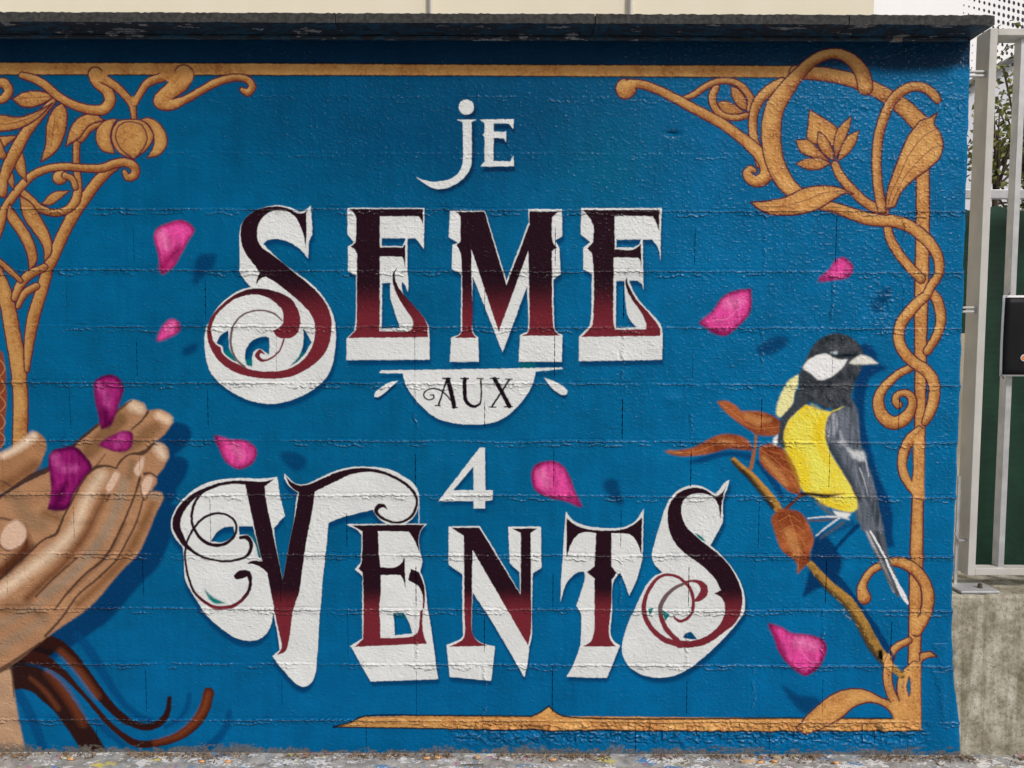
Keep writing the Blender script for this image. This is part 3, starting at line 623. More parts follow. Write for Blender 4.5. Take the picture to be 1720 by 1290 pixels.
# je
KI = (680, 140, 7.167)
JP = '628,437! 868,437! 803,468! 800,960 780,1040 700,1150 600,1220 500,1260 400,1275 300,1245 200,1180 133,1122! 230,1165 350,1185 480,1170 580,1135 650,1070 690,980 700,900 697,468!'
DP = '740,194 806,221 833,287 806,353 740,380 674,353 647,287 674,221'
EP = '903,437! 1312,430! 1307,548! 1250,485! 1070,480! 1070,580! 1190,588! 1222,570! 1217,708! 1190,660! 1070,655! 1065,935! 1270,940! 1307,870! 1314,997! 908,1002! 960,940! 960,650! 935,620! 960,595! 958,478!'
for q in (JP, DP): F_(KI, q, (0, 40, 70), 1.4, .9, off=(5, 6))
F_(KI, EP, (0, 40, 70), 1.2, .9, off=(2, 9))
ej = element('painted_letter', 'small white letter j with a round dot at the top'); F_(KI, JP, white, .3, 1, ej); F_(KI, DP, white, .3, 1, ej)
ee = element('painted_letter', 'small white letter E next to the dotted j'); F_(KI, EP, white, .3, 1, ee)
# banner
KJ = (620, 600, 5.059)
BP = '83,127! 105,112! 700,104 1640,87! 1647,100! 1415,122! 1400,200 1340,320 1240,440 1120,530 1000,565 880,573 720,560 580,520 470,440 370,330 310,230 285,138! 95,136!'
F_(KJ, BP, SHB, 1.6, .9, off=(1, 8))
eb = element('painted_banner', 'white half round banner holding the word AUX'); F_(KJ, BP, white, 0, 1, eb)
F_(KJ, '1280,50! 1420,50! 1420,88! 1280,90!', (0, 104, 96), 1, .6)
for q, lb in (('248,198! 160,220 90,265 45,310 45,335 75,341 110,320 180,260', 'white painted drop left of the round banner'), ('1485,172! 1560,200 1640,240 1685,285 1682,315 1640,322 1600,300 1540,250', 'white painted drop right of the round banner')):
    F_(KJ, q, (0, 40, 76), 1.2, .9, off=(1, 5)); e = element('painted_drop', lb); F_(KJ, q, white, .3, 1, e)
INK = (38, 22, 26)
def ink(lab, *ss):
    e = element('painted_letter', lab, eb)
    for q in ss: S_(KJ, q, INK, .5, 1, e, grow=.35)
ink('dark curled letter A on the white banner', '625,182,10 692,181,10', '662,186,13 625,300,13 590,410,13', '562,412,7 606,413,7', '670,190,34 700,310,36 724,420,32', '704,426,7 748,428,7', '712,395,8 660,325,10 600,280,10 540,266,9 490,280,9 463,315,9 480,350,9 520,362,9 550,345,9 548,322,8 522,320,6')
ink('dark letter U on the white banner', '780,182,9 842,182,9', '812,186,32 812,300,32 822,370,30 860,410,26 900,418,22 940,398,14 952,350,10 950,186,10', '915,182,7 968,182,7')
ink('dark letter X on the white banner', '1066,184,34 1130,300,36 1192,418,34', '1030,181,8 1102,181,8', '1150,422,8 1217,420,8', '1192,190,12 1115,310,13 1042,420,12', '1160,187,7 1217,187,7', '1020,424,7 1076,424,7')
FP = '940,768! 985,768! 988,1130! 1052,1130! 1047,1215! 985,1222! 985,1285! 888,1285! 887,1222! 588,1224!'
FH = '885,930! 715,1130! 887,1130!'
F_(KJ, FP, SHB, 1.4, .9, holes=[FH], off=(3, 7)); e4 = element('painted_numeral', 'white figure 4 under the half round banner'); F_(KJ, FP, white, 0, 1, e4, holes=[FH])
# VENTS
KK = (280, 770, 6.143)
letter(KK, '1140,190! 1165,350 1220,590! 1105,722! 1130,900 1195,1255! 1260,900 1310,650 1345,400 1360,355! 1260,280 1215,200 1215,153! 1260,200 1320,255 1390,270 1480,250 1600,190 1726,135 1846,100 1966,86 2156,90 2306,115 2436,180 2546,260 2601,360 2600,480 2576,560 2516,640 2446,682 2350,695 2256,668 2176,610 2126,530! 1956,570 1806,610 1671,665! 1666,720! 1650,900 1606,1290 1600,1406 1580,1606 1555,2006 1530,2236 1490,2316 1410,2356 1330,2321 1230,2216 1090,2041! 1165,1976! 1150,1850 1100,1586! 1080,1706 1030,1806 950,1866 850,1881 720,1856 580,1766 450,1656 370,1556 300,1446 230,1336 190,1236 175,1000 165,910! 100,840 55,760 45,680 60,590 120,480 200,390 320,300 450,240 600,212 800,203 950,208 1050,203',
   ['800,228! 1000,238 1112,212! 1010,290! 1030,450 1110,830 1195,1255! 1260,900 1330,560 1365,350! 1280,290 1222,175! 1300,250 1380,278 1480,262 1600,208 1740,155! 1728,245! 1530,342! 1500,560 1440,860 1395,1180 1370,1370 1310,1556 1270,1830 1245,1946 1220,1996 1140,2028! 1185,1946 1150,1756 1100,1506 1060,1306 1035,1180! 980,1130 900,1092 828,1085! 880,1055 990,1062! 970,1000 880,600 810,262!'],
   'V', 'large maroon letter V with looping flourish, first of the lower word', G2,
   holes=['455,855! 520,760 600,710 690,700! 697,780 640,840 560,865', '745,700! 890,700! 975,1032! 945,1020! 930,930 890,840 840,790 750,790!'],
   strokes=['820,250,40 700,245,30 560,265,30 430,310,34 320,362,42 230,432,56 155,520,70 108,620,78 102,710,78 140,800,70 190,885,48 260,950,30 340,1000,24 450,1040,22 600,1060,22 730,1045,24 820,1010,28 868,940,34 868,865,40 830,815,44 765,818,34',
            '560,268,12 430,305,16 355,365,22 295,450,26 265,540,26 260,640,24 277,710,26 322,790,30 390,858,34 480,893,34 580,888,32 660,845,28 708,780,24 722,700,22 690,632,22 620,582,20 530,567,22 430,587,24 345,645,22 272,735,20 215,850,20 196,920,20 190,1000,20 202,1120,20 240,1270,22 290,1386,24 380,1472,30 480,1527,32 580,1541,34 700,1514,34 790,1446,34 850,1356,30 864,1266,34 840,1190,60 770,1196,88 728,1216,64',
            '1720,200,86 1850,150,62 1960,126,48 2090,120,34 2220,143,28 2350,193,26 2470,268,28 2552,350,28 2582,430,24 2570,515,26 2528,592,26 2460,642,24 2370,662,20 2270,640,24 2190,590,30 2160,535,42 2190,492,48 2238,490,32 2272,525,4'], sh=(-1, 11))
F_(KK, '385,1335! 470,1425 615,1493! 500,1496 430,1436', TEAL, .5); F_(KK, '870,760! 915,800! 970,1025! 940,1000 920,900', TEAL, 1.5, .6)
line(KK, '2603,380 2603,670', (200, 208, 214), 1.4)
KN = (560, 860, 6.143)
letter(KN, '128,125! 967,120! 910,180 885,260 892,400 918,490 895,620! 930,700 955,830 970,980 1000,1150 1010,1214 1082,1724! 385,1749! 190,1404! 170,1384! 300,1304! 297,1150 300,660! 220,590! 285,520! 290,235! 250,190',
   ['190,138! 945,128! 900,190 880,280 888,420! 840,300 775,200! 460,200! 470,420 485,570! 640,570 700,530 735,460! 740,640 745,790! 720,700 690,650! 490,650! 490,800 475,1000 485,1150 487,1299! 650,1299 820,1279 870,1234 895,1020! 925,1000! 918,1150 930,1260 967,1359! 220,1391! 305,1310! 312,1000 302,625! 258,585! 292,522! 300,200! 280,190', '800,585! 882,620! 930,740 945,850 938,1000! 918,990! 922,880 880,770 770,702!'],
   'E', 'maroon letter E under the curl of the V in the lower word', G2, holes=['620,1039! 725,1039! 780,1140 815,1252! 635,1274!'], sh=(3, 8))
F_(KN, '620,1039! 725,1039! 760,1100! 628,1085!', (30, 90, 100), 1, .7)
KP = (740, 860, 6.143)
letter(KP, '83,150! 405,145! 562,400 820,838! 815,622! 715,530! 698,150! 1036,150! 1040,575! 950,635! 942,1050 940,1290 915,1390 905,1500 865,1706! 640,1316 500,1080 332,832! 325,1240 345,1290 420,1350 562,1386! 522,1741! 95,1701! 60,1371! 190,1320 228,1285 225,1100 225,642! 83,545!',
   ['110,163! 400,160! 825,852! 828,215! 735,170! 1000,168! 930,215! 935,900 932,1240 902,1376! 330,390! 325,900 328,1250 380,1330 482,1383! 85,1388! 200,1336 242,1290 245,1000 240,245!'],
   'N', 'maroon letter N between the E and the T of the lower word', G2, sh=(1, 8))
KR = (920, 800, 4.778)
letter(KR, '145,283! 200,350 300,395 450,415 600,410 690,370 740,310 770,258! 765,480 760,660! 720,810 655,957! 615,850 582,768! 535,830 520,880 515,1100 505,1270 530,1320 580,1360! 475,1618! 150,1610! 210,1500 262,1355! 270,1180 268,1105 230,1040! 270,920 300,800 285,765 225,780 150,860 103,1010! 105,900 120,650! 132,450',
   ['150,335! 230,395 330,425 480,435 600,425 690,385 757,328! 752,632! 720,540 680,480 640,460! 512,455! 510,720! 553,775! 515,830! 512,1000 492,1270 510,1320 547,1365! 283,1367! 345,1325 368,1260 375,1000 375,820! 313,770! 375,720! 388,455! 280,450 220,490 180,560 150,655!'],
   'T', 'maroon letter T with a concave top, fourth of the lower word', G2, sh=(1, 7))
letter(KR, '1457,28! 1440,100 1412,170 1405,370! 1305,555! 1400,640 1490,750 1550,860 1580,960 1577,1080 1530,1163 1400,1313 1250,1453 1130,1543 1020,1598 900,1618 760,1593 650,1523 600,1423 600,1333 640,1193 700,1060! 750,950 800,860 860,800 920,770! 860,710 835,640 850,560 890,420 940,260 980,180 1050,110 1150,73 1230,80 1310,120 1347,140! 1380,105 1420,50',
   ['1440,65! 1415,130 1400,200 1385,345! 1370,240 1330,170 1260,140 1180,140 1110,170 1075,230 1075,310 1110,400 1190,480 1300,570 1400,650 1480,750 1535,860 1562,960 1550,1080 1510,1170 1400,1263 1280,1343 1160,1373 1050,1378! 990,1345! 1010,1290! 1080,1318 1180,1315 1290,1272 1375,1195 1415,1110 1417,1020 1390,970 1333,938! 1390,915! 1340,820 1240,720 1130,640 1040,560 980,450 962,330 970,240 1010,170 1080,115 1180,90 1270,110 1345,155 1400,130'],
   'S', 'maroon letter S with double spiral, last of the lower word', G2)
RED = (116, 44, 52)
for q in (['1070,1352,48 940,1312,44 850,1240,40 790,1150,38 770,1060,36 785,970,32 830,880,28 890,812,24 960,790,22 1030,802,22 1090,842,24 1140,900,26 1166,980,26 1164,1060,24 1130,1130,22 1070,1163,24 1022,1140,18 1008,1110,6',
   '1100,850,14 1160,840,18 1215,850,32 1252,890,58 1250,940,66 1212,982,44 1172,1002,8', '905,1090,34 912,1140,36 945,1215,38 1000,1280,38 1050,1325,38']): S_(KR, q, RED, .6, 1, len(ELS) - 1, grow=.3)
S_(KR, '1090,862,20 1010,902,26 942,970,32 903,1050,34 905,1100,34', GRL, .6, grow=.4)
F_(KR, '805,1062! 852,1055! 815,1122!', TEAL, 0); F_(KR, '918,1065! 982,1110! 940,1162!', TEAL, 0); F_(KR, '1082,1292! 1108,1258 1150,1250 1200,1310! 1130,1305', (0, 66, 104), 0); F_(KR, '1178,455! 1230,480 1270,530! 1220,500', TEAL, .3)

# stray over-spray and grime near the foot
gr = vnoise(TH, TW, 6, 14, seed=71) + vnoise(TH, TW, 30, 60, seed=72)
gr = gr + .9 * vnoise(TH, TW, 2.5, 3.5, seed=73)
t = np.clip((VV - 1256 + gr * 15) / 3.5, 0, 1) * np.clip((VV - 1240) / 20, 0, 1) * .85
IMG[:] = IMG * (1 - t[..., None]) + lin((104, 98, 92)) * (1 + .8 * vnoise(TH, TW, 3, seed=74))[..., None] * t[..., None]
# hand painted wobble of every edge
wy = vnoise(TH, TW, 5, seed=81) * 1.2; wx = vnoise(TH, TW, 5, seed=82) * 1.2
ys = np.clip(yy + wy, 0, TH - 1); xs = np.clip(xx + wx, 0, TW - 1)
yi = np.clip(ys.astype(int), 0, TH - 2); xi = np.clip(xs.astype(int), 0, TW - 2)
fy = (ys - yi)[..., None]; fx = (xs - xi)[..., None]
IMG = (IMG[yi, xi] * (1 - fx) + IMG[yi, xi + 1] * fx) * (1 - fy) + (IMG[yi + 1, xi] * (1 - fx) + IMG[yi + 1, xi + 1] * fx) * fy

# ------------------------------------------------------------------ relief of the wall (metres, + towards the viewer)
H = np.zeros((TH, TW), np.float32)
ROWV = [162, 257, 352, 455, 549, 644, 741, 832, 932, 1023, 1116, 1210]
ROWZ = [float(wall_xz(860, v)[1]) for v in ROWV]
rough = np.clip(.25 + np.clip((UU - 850) / 700, 0, 1) * .75 * np.clip(1.25 - VV / 900, 0.2, 1) + n1 * .5, .12, 1.2)
rough = np.maximum(rough, np.exp(-((UU - 90) / 140) ** 2 - ((VV - 190) / 120) ** 2) * .7)
fine = vnoise(TH, TW, 3.6, 5, seed=91) + vnoise(TH, TW, 2.2, 2.8, seed=92) * .6
peel = np.clip(vnoise(TH, TW, 4.5, 5.5, seed=97) + .25 * vnoise(TH, TW, 9, seed=98) - .08, 0, 1)
dash = np.clip(vnoise(TH, TW, 2.4, 6, seed=99) - .27, 0, 1) * np.clip(vnoise(TH, TW, 26, 40, seed=89) * 2 + .6, 0, 1)
mid = vnoise(TH, TW, 11, 16, seed=93) * .6 + vnoise(TH, TW, 6, 7, seed=88) * .5
lump = vnoise(TH, TW, 60, seed=94) * .0018
H += fine * (.0005 + rough * .0010) + peel * (.0010 + rough * .0044) + dash * .0065 + mid * rough * .0013 + lump
for j, z in enumerate(ROWZ):
    yc = (Z1 - z) * RES
    x1 = np.arange(TW)
    wob = vnoise(1, TW, 1, 120, seed=100 + j)[0] * 3 + vnoise(1, TW, 1, 7, seed=130 + j)[0] * 2.2
    amp = np.clip(.62 + vnoise(1, TW, 1, 60, seed=160 + j)[0] * 1.2, .12, 1.1) * (1 + vnoise(1, TW, 1, 5, seed=190 + j)[0] * .9)
    if j < 2: amp *= .12
    dy = yy - yc - wob[None, :]
    H += amp * .0088 * (np.exp(-(dy / 1.9) ** 2) + .55 * np.exp(-(np.clip(dy, 0, 99) / 7) ** 2) * (dy > 0) - .22 * np.exp(-((dy + 4.2) / 2.0) ** 2)) * (.85 + fine * .7)
    amp2 = np.clip(vnoise(1, TW, 1, 34, seed=220 + j)[0] * 2.4 + .15, 0, 1) * (.3 if j < 2 else 1)
    wob2 = vnoise(1, TW, 1, 11, seed=250 + j)[0] * 6
    H += amp2 * .0068 * np.exp(-((dy - 9 - wob2[None, :]) / 2.2) ** 2) * (.7 + fine * 1.2)
    gap = np.clip(vnoise(1, TW, 1, 26, seed=270 + j)[0] * 3 - .75, 0, 1)
    H -= gap * .004 * (j > 1) * np.exp(-((dy + 2) / 2.0) ** 2)
    H += np.exp(-(dy / 9) ** 2) * mid * .0016
for r_i in range(len(ROWZ) - 1):
    if r_i < 2: continue
    for k_ in range(8):
        xj = (-1.369 if r_i % 2 == 1 else -1.369 + .2527) + .5055 * k_
        rv = np.random.default_rng(500 + r_i * 9 + k_)
        if rv.random() > (.6 if xj > .2 else .12) or xj > 1.5: continue
        ya, yb = (Z1 - ROWZ[r_i]) * RES, (Z1 - ROWZ[r_i + 1]) * RES; xc = (xj - X0) * RES
        y0_, y1_ = int(ya), int(yb); x0_, x1_ = int(xc - 24), int(xc + 24)
        gy, gx_ = np.mgrid[y0_:y1_, x0_:x1_]
        wv_ = vnoise(y1_ - y0_, 1, 12, 1, seed=600 + r_i * 9 + k_) * 6
        am = .0030 * np.clip(.6 + vnoise(y1_ - y0_, 1, 14, 1, seed=700 + r_i * 9 + k_) * 2, 0, 1.3)
        d_ = gx_ - xc - wv_
        H[y0_:y1_, x0_:x1_] += am * (np.exp(-((d_ - 3) / 3.0) ** 2) - .5 * np.exp(-((d_ + 4) / 2.6) ** 2)) * (.8 + fine[y0_:y1_, x0_:x1_] * 1.5)
def bump(u, v, su, sv, a):
    H[:] += a * np.exp(-((UU - u) / su) ** 2 - ((VV - v) / sv) ** 2)
band = ramp(VV, 1206, 1216) * (1 - ramp(VV, 1236, 1262)) * ramp(UU, 735, 775) * (1 - ramp(UU, 1548, 1600)) 
cr = (np.abs(vnoise(TH, TW, 9, 14, seed=95)) - .2) * 1.3 + .5 * vnoise(TH, TW, 22, 34, seed=96) + .45 * vnoise(TH, TW, 4, 5, seed=86)
H += band * (cr * .016 - .001 - .012 * np.clip(vnoise(TH, TW, 10, 9, seed=85) - .30, 0, 1) * 4)
bump(1122, 211, 11, 4, -.012); bump(1130, 650, 16, 9, .006); bump(1480, 500, 10, 18, -.004); bump(1400, 170, 40, 14, 0)
H += np.exp(-((UU - 1475) / 26) ** 2 - ((VV - 500) / 40) ** 2) * cr * .010
H += np.exp(-((UU - 1450) / 60) ** 2 - ((VV - 172) / 12) ** 2) * cr * .007
H += np.exp(-((UU - 1575) / 40) ** 2 - ((VV - 178) / 30) ** 2) * cr * .007
H += np.exp(-((UU - 1560) / 60) ** 2 - ((VV - 262) / 10) ** 2) * cr * .006
for q in range(70):
    u = rng.uniform(-200, 1600); v = rng.uniform(120, 1190)
    H += 0
PITS = [(int((Z1 - rng.uniform(.1, 2.5)) * RES), int(rng.uniform(0, TW)), rng.uniform(1.2, 3.2)) for _ in range(420)]
for py, px_, r in PITS:
    y0, y1, x0, x1 = max(0, py - 10), min(TH, py + 10), max(0, px_ - 10), min(TW, px_ + 10)
    if y1 <= y0 or x1 <= x0: continue
    gy, gx = np.mgrid[y0:y1, x0:x1]
    sgn = -1 if (py * 7 + px_) % 3 else .8
    H[y0:y1, x0:x1] += sgn * .0016 * np.exp(-(((gy - py) / r) ** 2 + ((gx - px_) / (r * 1.3)) ** 2))
# plaster run on the right edge near the foot
for (ua, va, ub, vb) in ((1582, 1068, 1600, 1120), (1585, 1118, 1598, 1160), (1598, 1160, 1603, 1210)):
    t = np.clip((VV - va) / (vb - va), 0, 1); lx = ua + (ub - ua) * t + mid * 8
    H += .004 * ramp(UU, 0, 1) * (1 / (1 + np.exp(-(UU - lx) / 1.5))) * (VV > va) * (VV < vb) * (1 - ramp(UU, ub + 2, ub + 14))
HB = blur(H, 2.2)

# ------------------------------------------------------------------ materials
def new_mat(name):
    m = bpy.data.materials.new(name); m.use_nodes = True
    return m, m.node_tree.nodes, m.node_tree.links, m.node_tree.nodes['Principled BSDF']
def pmat(name, c1, c2=None, scale=20, rough=.7, bump=.0, bscale=60, metal=0, detail=6, dist=.002, coords='Object', spec=.5):
    m, N, L, b = new_mat(name)
    tc = N.new('ShaderNodeTexCoord')
    no = N.new('ShaderNodeTexNoise'); no.inputs['Scale'].default_value = scale; no.inputs['Detail'].default_value = detail
    L.new(tc.outputs[coords], no.inputs['Vector'])
    cr = N.new('ShaderNodeValToRGB'); cr.color_ramp.elements[0].position = .35; cr.color_ramp.elements[1].position = .65
    cr.color_ramp.elements[0].color = (*c1, 1); cr.color_ramp.elements[1].color = (*(c2 or c1), 1)
    L.new(no.outputs['Fac'], cr.inputs[0]); L.new(cr.outputs[0], b.inputs['Base Color'])
    b.inputs['Roughness'].default_value = rough; b.inputs['Metallic'].default_value = metal
    b.inputs['Specular IOR Level'].default_value = spec
    if bump:
        n2_ = N.new('ShaderNodeTexNoise'); n2_.inputs['Scale'].default_value = bscale; n2_.inputs['Detail'].default_value = 5
        L.new(tc.outputs[coords], n2_.inputs['Vector'])
        bp = N.new('ShaderNodeBump'); bp.inputs['Strength'].default_value = bump; bp.inputs['Distance'].default_value = dist
        L.new(n2_.outputs['Fac'], bp.inputs['Height']); L.new(bp.outputs[0], b.inputs['Normal'])
    return m
def to_image(name, arr):
    h, w = arr.shape[:2]
    im = bpy.data.images.new(name, w, h, alpha=False, float_buffer=True)
    im.colorspace_settings.name = 'Non-Color'
    buf = np.ones((h, w, 4), np.float32)
    buf[..., :3] = arr if arr.ndim == 3 else arr[..., None]
    im.pixels.foreach_set(buf[::-1].ravel())
    im.update(); im.pack()
    return im
ALB = 1.20; VEIL = .006
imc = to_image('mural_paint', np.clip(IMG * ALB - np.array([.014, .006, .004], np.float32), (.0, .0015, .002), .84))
imh = to_image('mural_relief', np.clip((H - HB) * 100 + .5, 0, 1))
m_mural, N, L, b = new_mat('mural_paint')
uv = N.new('ShaderNodeUVMap'); uv.uv_map = 'UVMap'
tx = N.new('ShaderNodeTexImage'); tx.image = imc; tx.extension = 'EXTEND'; tx.interpolation = 'Linear'
th_ = N.new('ShaderNodeTexImage'); th_.image = imh; th_.extension = 'EXTEND'; th_.interpolation = 'Cubic'
L.new(uv.outputs[0], tx.inputs[0]); L.new(uv.outputs[0], th_.inputs[0])
L.new(tx.outputs[0], b.inputs['Base Color'])
tcn = N.new('ShaderNodeTexCoord')
nz = N.new('ShaderNodeTexNoise'); nz.inputs['Scale'].default_value = 260; nz.inputs['Detail'].default_value = 3
mp = N.new('ShaderNodeMapping'); mp.inputs['Scale'].default_value = (1, 1, 1.6); L.new(tcn.outputs['Object'], mp.inputs[0]); L.new(mp.outputs[0], nz.inputs['Vector'])
bp2 = N.new('ShaderNodeBump'); bp2.inputs['Strength'].default_value = .55; bp2.inputs['Distance'].default_value = .0012
L.new(nz.outputs['Fac'], bp2.inputs['Height'])
bp1 = N.new('ShaderNodeBump'); bp1.inputs['Strength'].default_value = 1.0; bp1.inputs['Distance'].default_value = .010
L.new(th_.outputs[0], bp1.inputs['Height']); L.new(bp2.outputs[0], bp1.inputs['Normal']); L.new(bp1.outputs[0], b.inputs['Normal'])
sm_ = N.new('ShaderNodeMapRange'); sm_.inputs['From Min'].default_value = .53; sm_.inputs['From Max'].default_value = .66
sm_.inputs['To Min'].default_value = .06; sm_.inputs['To Max'].default_value = .75; L.new(th_.outputs[0], sm_.inputs[0]); L.new(sm_.outputs[0], b.inputs['Specular IOR Level'])
nr = N.new('ShaderNodeTexNoise'); nr.inputs['Scale'].default_value = 9; L.new(tcn.outputs['Object'], nr.inputs['Vector'])
mr = N.new('ShaderNodeMapRange'); mr.inputs['To Min'].default_value = .30; mr.inputs['To Max'].default_value = .46
L.new(nr.outputs['Fac'], mr.inputs[0]); L.new(mr.outputs[0], b.inputs['Roughness'])

# ------------------------------------------------------------------ object helpers
def empty(name, loc=(0, 0, 0)):
    o = bpy.data.objects.new(name, None); COL.objects.link(o); o.location = loc; o.empty_display_size = .1
    return o
def tag(o, label=None, cat=None, group=None, kind=None):
    if label: o['label'] = label
    if cat: o['category'] = cat
    if group: o['group'] = group
    if kind: o['kind'] = kind
    return o
def mesh_obj(name, verts, faces, mats, parent=None, smooth=False, uvs=None, origin=None):
    me = bpy.data.meshes.new(name)
    me.from_pydata([tuple(v) for v in verts], [], [tuple(f) for f in faces])
    for m in (mats if isinstance(mats, (list, tuple)) else [mats]): me.materials.append(m)
    if smooth: me.polygons.foreach_set('use_smooth', [True] * len(me.polygons))
    me.update()
    o = bpy.data.objects.new(name, me); COL.objects.link(o)
    if parent is not None: o.parent = parent
    return o
class B:
    """box / tube collector, becomes one mesh"""
    def __init__(s): s.bm = bmesh.new()
    def box(s, x0, x1, y0, y1, z0, z1, bev=0):
        r = bmesh.ops.create_cube(s.bm, size=1)
        for v in r['verts']:
            v.co = Vector(((x0 + x1) / 2 + v.co.x * (x1 - x0), (y0 + y1) / 2 + v.co.y * (y1 - y0), (z0 + z1) / 2 + v.co.z * (z1 - z0)))
        if bev:
            es = list({e for v in r['verts'] for e in v.link_edges})
            bmesh.ops.bevel(s.bm, geom=es, offset=bev, segments=2, affect='EDGES', profile=.5)
        return s
    def cyl(s, p, q, r0, r1=None, n=10):
        p = Vector(p); q = Vector(q); d = q - p
        r = bmesh.ops.create_cone(s.bm, cap_ends=True, segments=n, radius1=r0, radius2=r0 if r1 is None else r1, depth=d.length)
        M = Matrix.Translation((p + q) / 2) @ d.to_track_quat('Z', 'Y').to_matrix().to_4x4()
        bmesh.ops.transform(s.bm, matrix=M, verts=r['verts'])
        return s
    def build(s, name, mat, parent=None, smooth=False, org=None):
        me = bpy.data.meshes.new(name)
        if parent is not None: s.bm.transform(Matrix.Translation(-Vector(parent.location)))
        s.bm.to_mesh(me); s.bm.free(); me.materials.append(mat)
        if smooth: me.polygons.foreach_set('use_smooth', [True] * len(me.polygons))
        o = bpy.data.objects.new(name, me); COL.objects.link(o); o.parent = parent
        return o

# ------------------------------------------------------------------ the wall: one lattice, cut into blocks
GS = 0.005
WX0 = X0 + .02; 
WTOP = float(wall_xz(860, 62)[1])
def edge_x(z):                               # right end of the wall, slightly uneven
    pts = [(62, 1631), (240, 1627), (500, 1619), (700, 1612), (900, 1605), (1000, 1600), (1060, 1601), (1150, 1606), (1210, 1612), (1290, 1619)]
    P = [wall_xz(u, v) for v, u in pts]
    return np.interp(z, [float(p[1]) for p in P][::-1], [float(p[0]) for p in P][::-1])
NX = int((1.66 - WX0) / GS) + 1; NZ = int((WTOP - 0.0) / GS) + 1
gx = WX0 + np.arange(NX) * GS; gz = np.arange(NZ) * GS
gz[-1] = WTOP
ex = edge_x(gz) + vnoise(1, NZ, 1, 9, seed=301)[0] * .006
def hsample(X, Z):
    a = np.clip((X - X0) * RES - .5, 0, TW - 2); c = np.clip((Z1 - Z) * RES - .5, 0, TH - 2)
    ai = a.astype(int); ci = c.astype(int); fa = a - ai; fc = c - ci
    return (HB[ci, ai] * (1 - fa) + HB[ci, ai + 1] * fa) * (1 - fc) + (HB[ci + 1, ai] * (1 - fa) + HB[ci + 1, ai + 1] * fa) * fc
GX, GZ = np.meshgrid(gx, gz)
# squeeze the last 12 cm of the lattice so that it follows the uneven end
xe = gx[-1]; s0 = xe - .25
GX = np.where(GX > s0, s0 + (GX - s0) * (ex[:, None] - s0) / (xe - s0), GX)
GY = -hsample(GX, GZ)
endr = np.clip((GX - (ex[:, None] - .012)) / .012, 0, 1)
GY = GY + endr ** 2 * .007                    # rounded arris
# block layout
def iz(z): return int(round(z / GS))
rows = [0] + [iz(z) for z in ROWZ[::-1]] + [NZ - 1]
SETA = [(246, 1165), (472, 1165), (699, 1165), (927, 1165), (1153, 1165), (1381, 1165)]
XA = [float(wall_xz(u, v)[0]) for u, v in SETA]
pit = (XA[-1] - XA[0]) / 5
XB = [x - pit / 2 for x in XA] + [XA[-1] + pit / 2]
def setx(off): return off
JX = {}
nrow = len(rows) - 1
for r in range(nrow):                        # r counted from the foot of the wall
    vtop = r
    base_x = XA[0] if r % 2 == 1 else XA[0] + pit / 2
    if r == 0: base_x = XA[0] + pit * .62
    xsj = [base_x + k * pit for k in range(-8, 9)]
    JX[r] = sorted({max(1, min(NX - 2, int(round((x - WX0) / GS)))) for x in xsj if WX0 + .08 < x < 1.56})
# cracks: half width of the open joint per lattice vertex
crack = np.zeros((NZ, NX), np.float32)
rr = random.Random(5)
for r in range(nrow):
    for i in JX[r]:
        z0, z1 = rows[r], rows[r + 1]
        n = z1 - z0
        if r >= nrow - 3: p = 0.0
        else: p = .78
        if rr.random() < p:
            a = z0 + int(n * rr.uniform(.03, .25)); c = z1 - int(n * rr.uniform(.02, .3))
            w = rr.uniform(.0012, .0029)
            for q in range(a, c):
                crack[q, i] = w * (0.55 + .45 * math.sin(q * 1.7) * math.sin(q * .6)) * min(1, (q - a + 1) / 3, (c - q) / 3)
cm = crack > 0
NV = NX * NZ
base_id = np.arange(NV).reshape(NZ, NX)
Lid = np.where(cm, base_id + NV, base_id)    # id used by faces left of the joint
VX = np.concatenate([(GX + crack).ravel(), (GX - crack).ravel()])
VY = np.concatenate([GY.ravel()] * 2); VZ = np.concatenate([GZ.ravel()] * 2)
_gz, _gx = np.gradient(GY, gz, gx)
_n = np.stack([_gx, -np.ones_like(_gx), _gz], -1); _n /= np.linalg.norm(_n, axis=-1, keepdims=True)
NRM = np.concatenate([_n.reshape(-1, 3)] * 2).astype(np.float32)
# face (j, i): corners
FA = base_id[:-1, :-1]; FB = Lid[:-1, 1:]; FC = Lid[1:, 1:]; FD = base_id[1:, :-1]
QUADS = np.stack([FA, FB, FC, FD], -1)       # NZ-1, NX-1, 4
cxs = (GX[:-1, :-1] + GX[1:, 1:]) / 2; czs = (GZ[:-1, :-1] + GZ[1:, 1:]) / 2
ti = np.clip(((cxs - X0) * RES).astype(int), 0, TW - 1); tj = np.clip(((Z1 - czs) * RES).astype(int), 0, TH - 1)
FID = IDM[tj, ti]

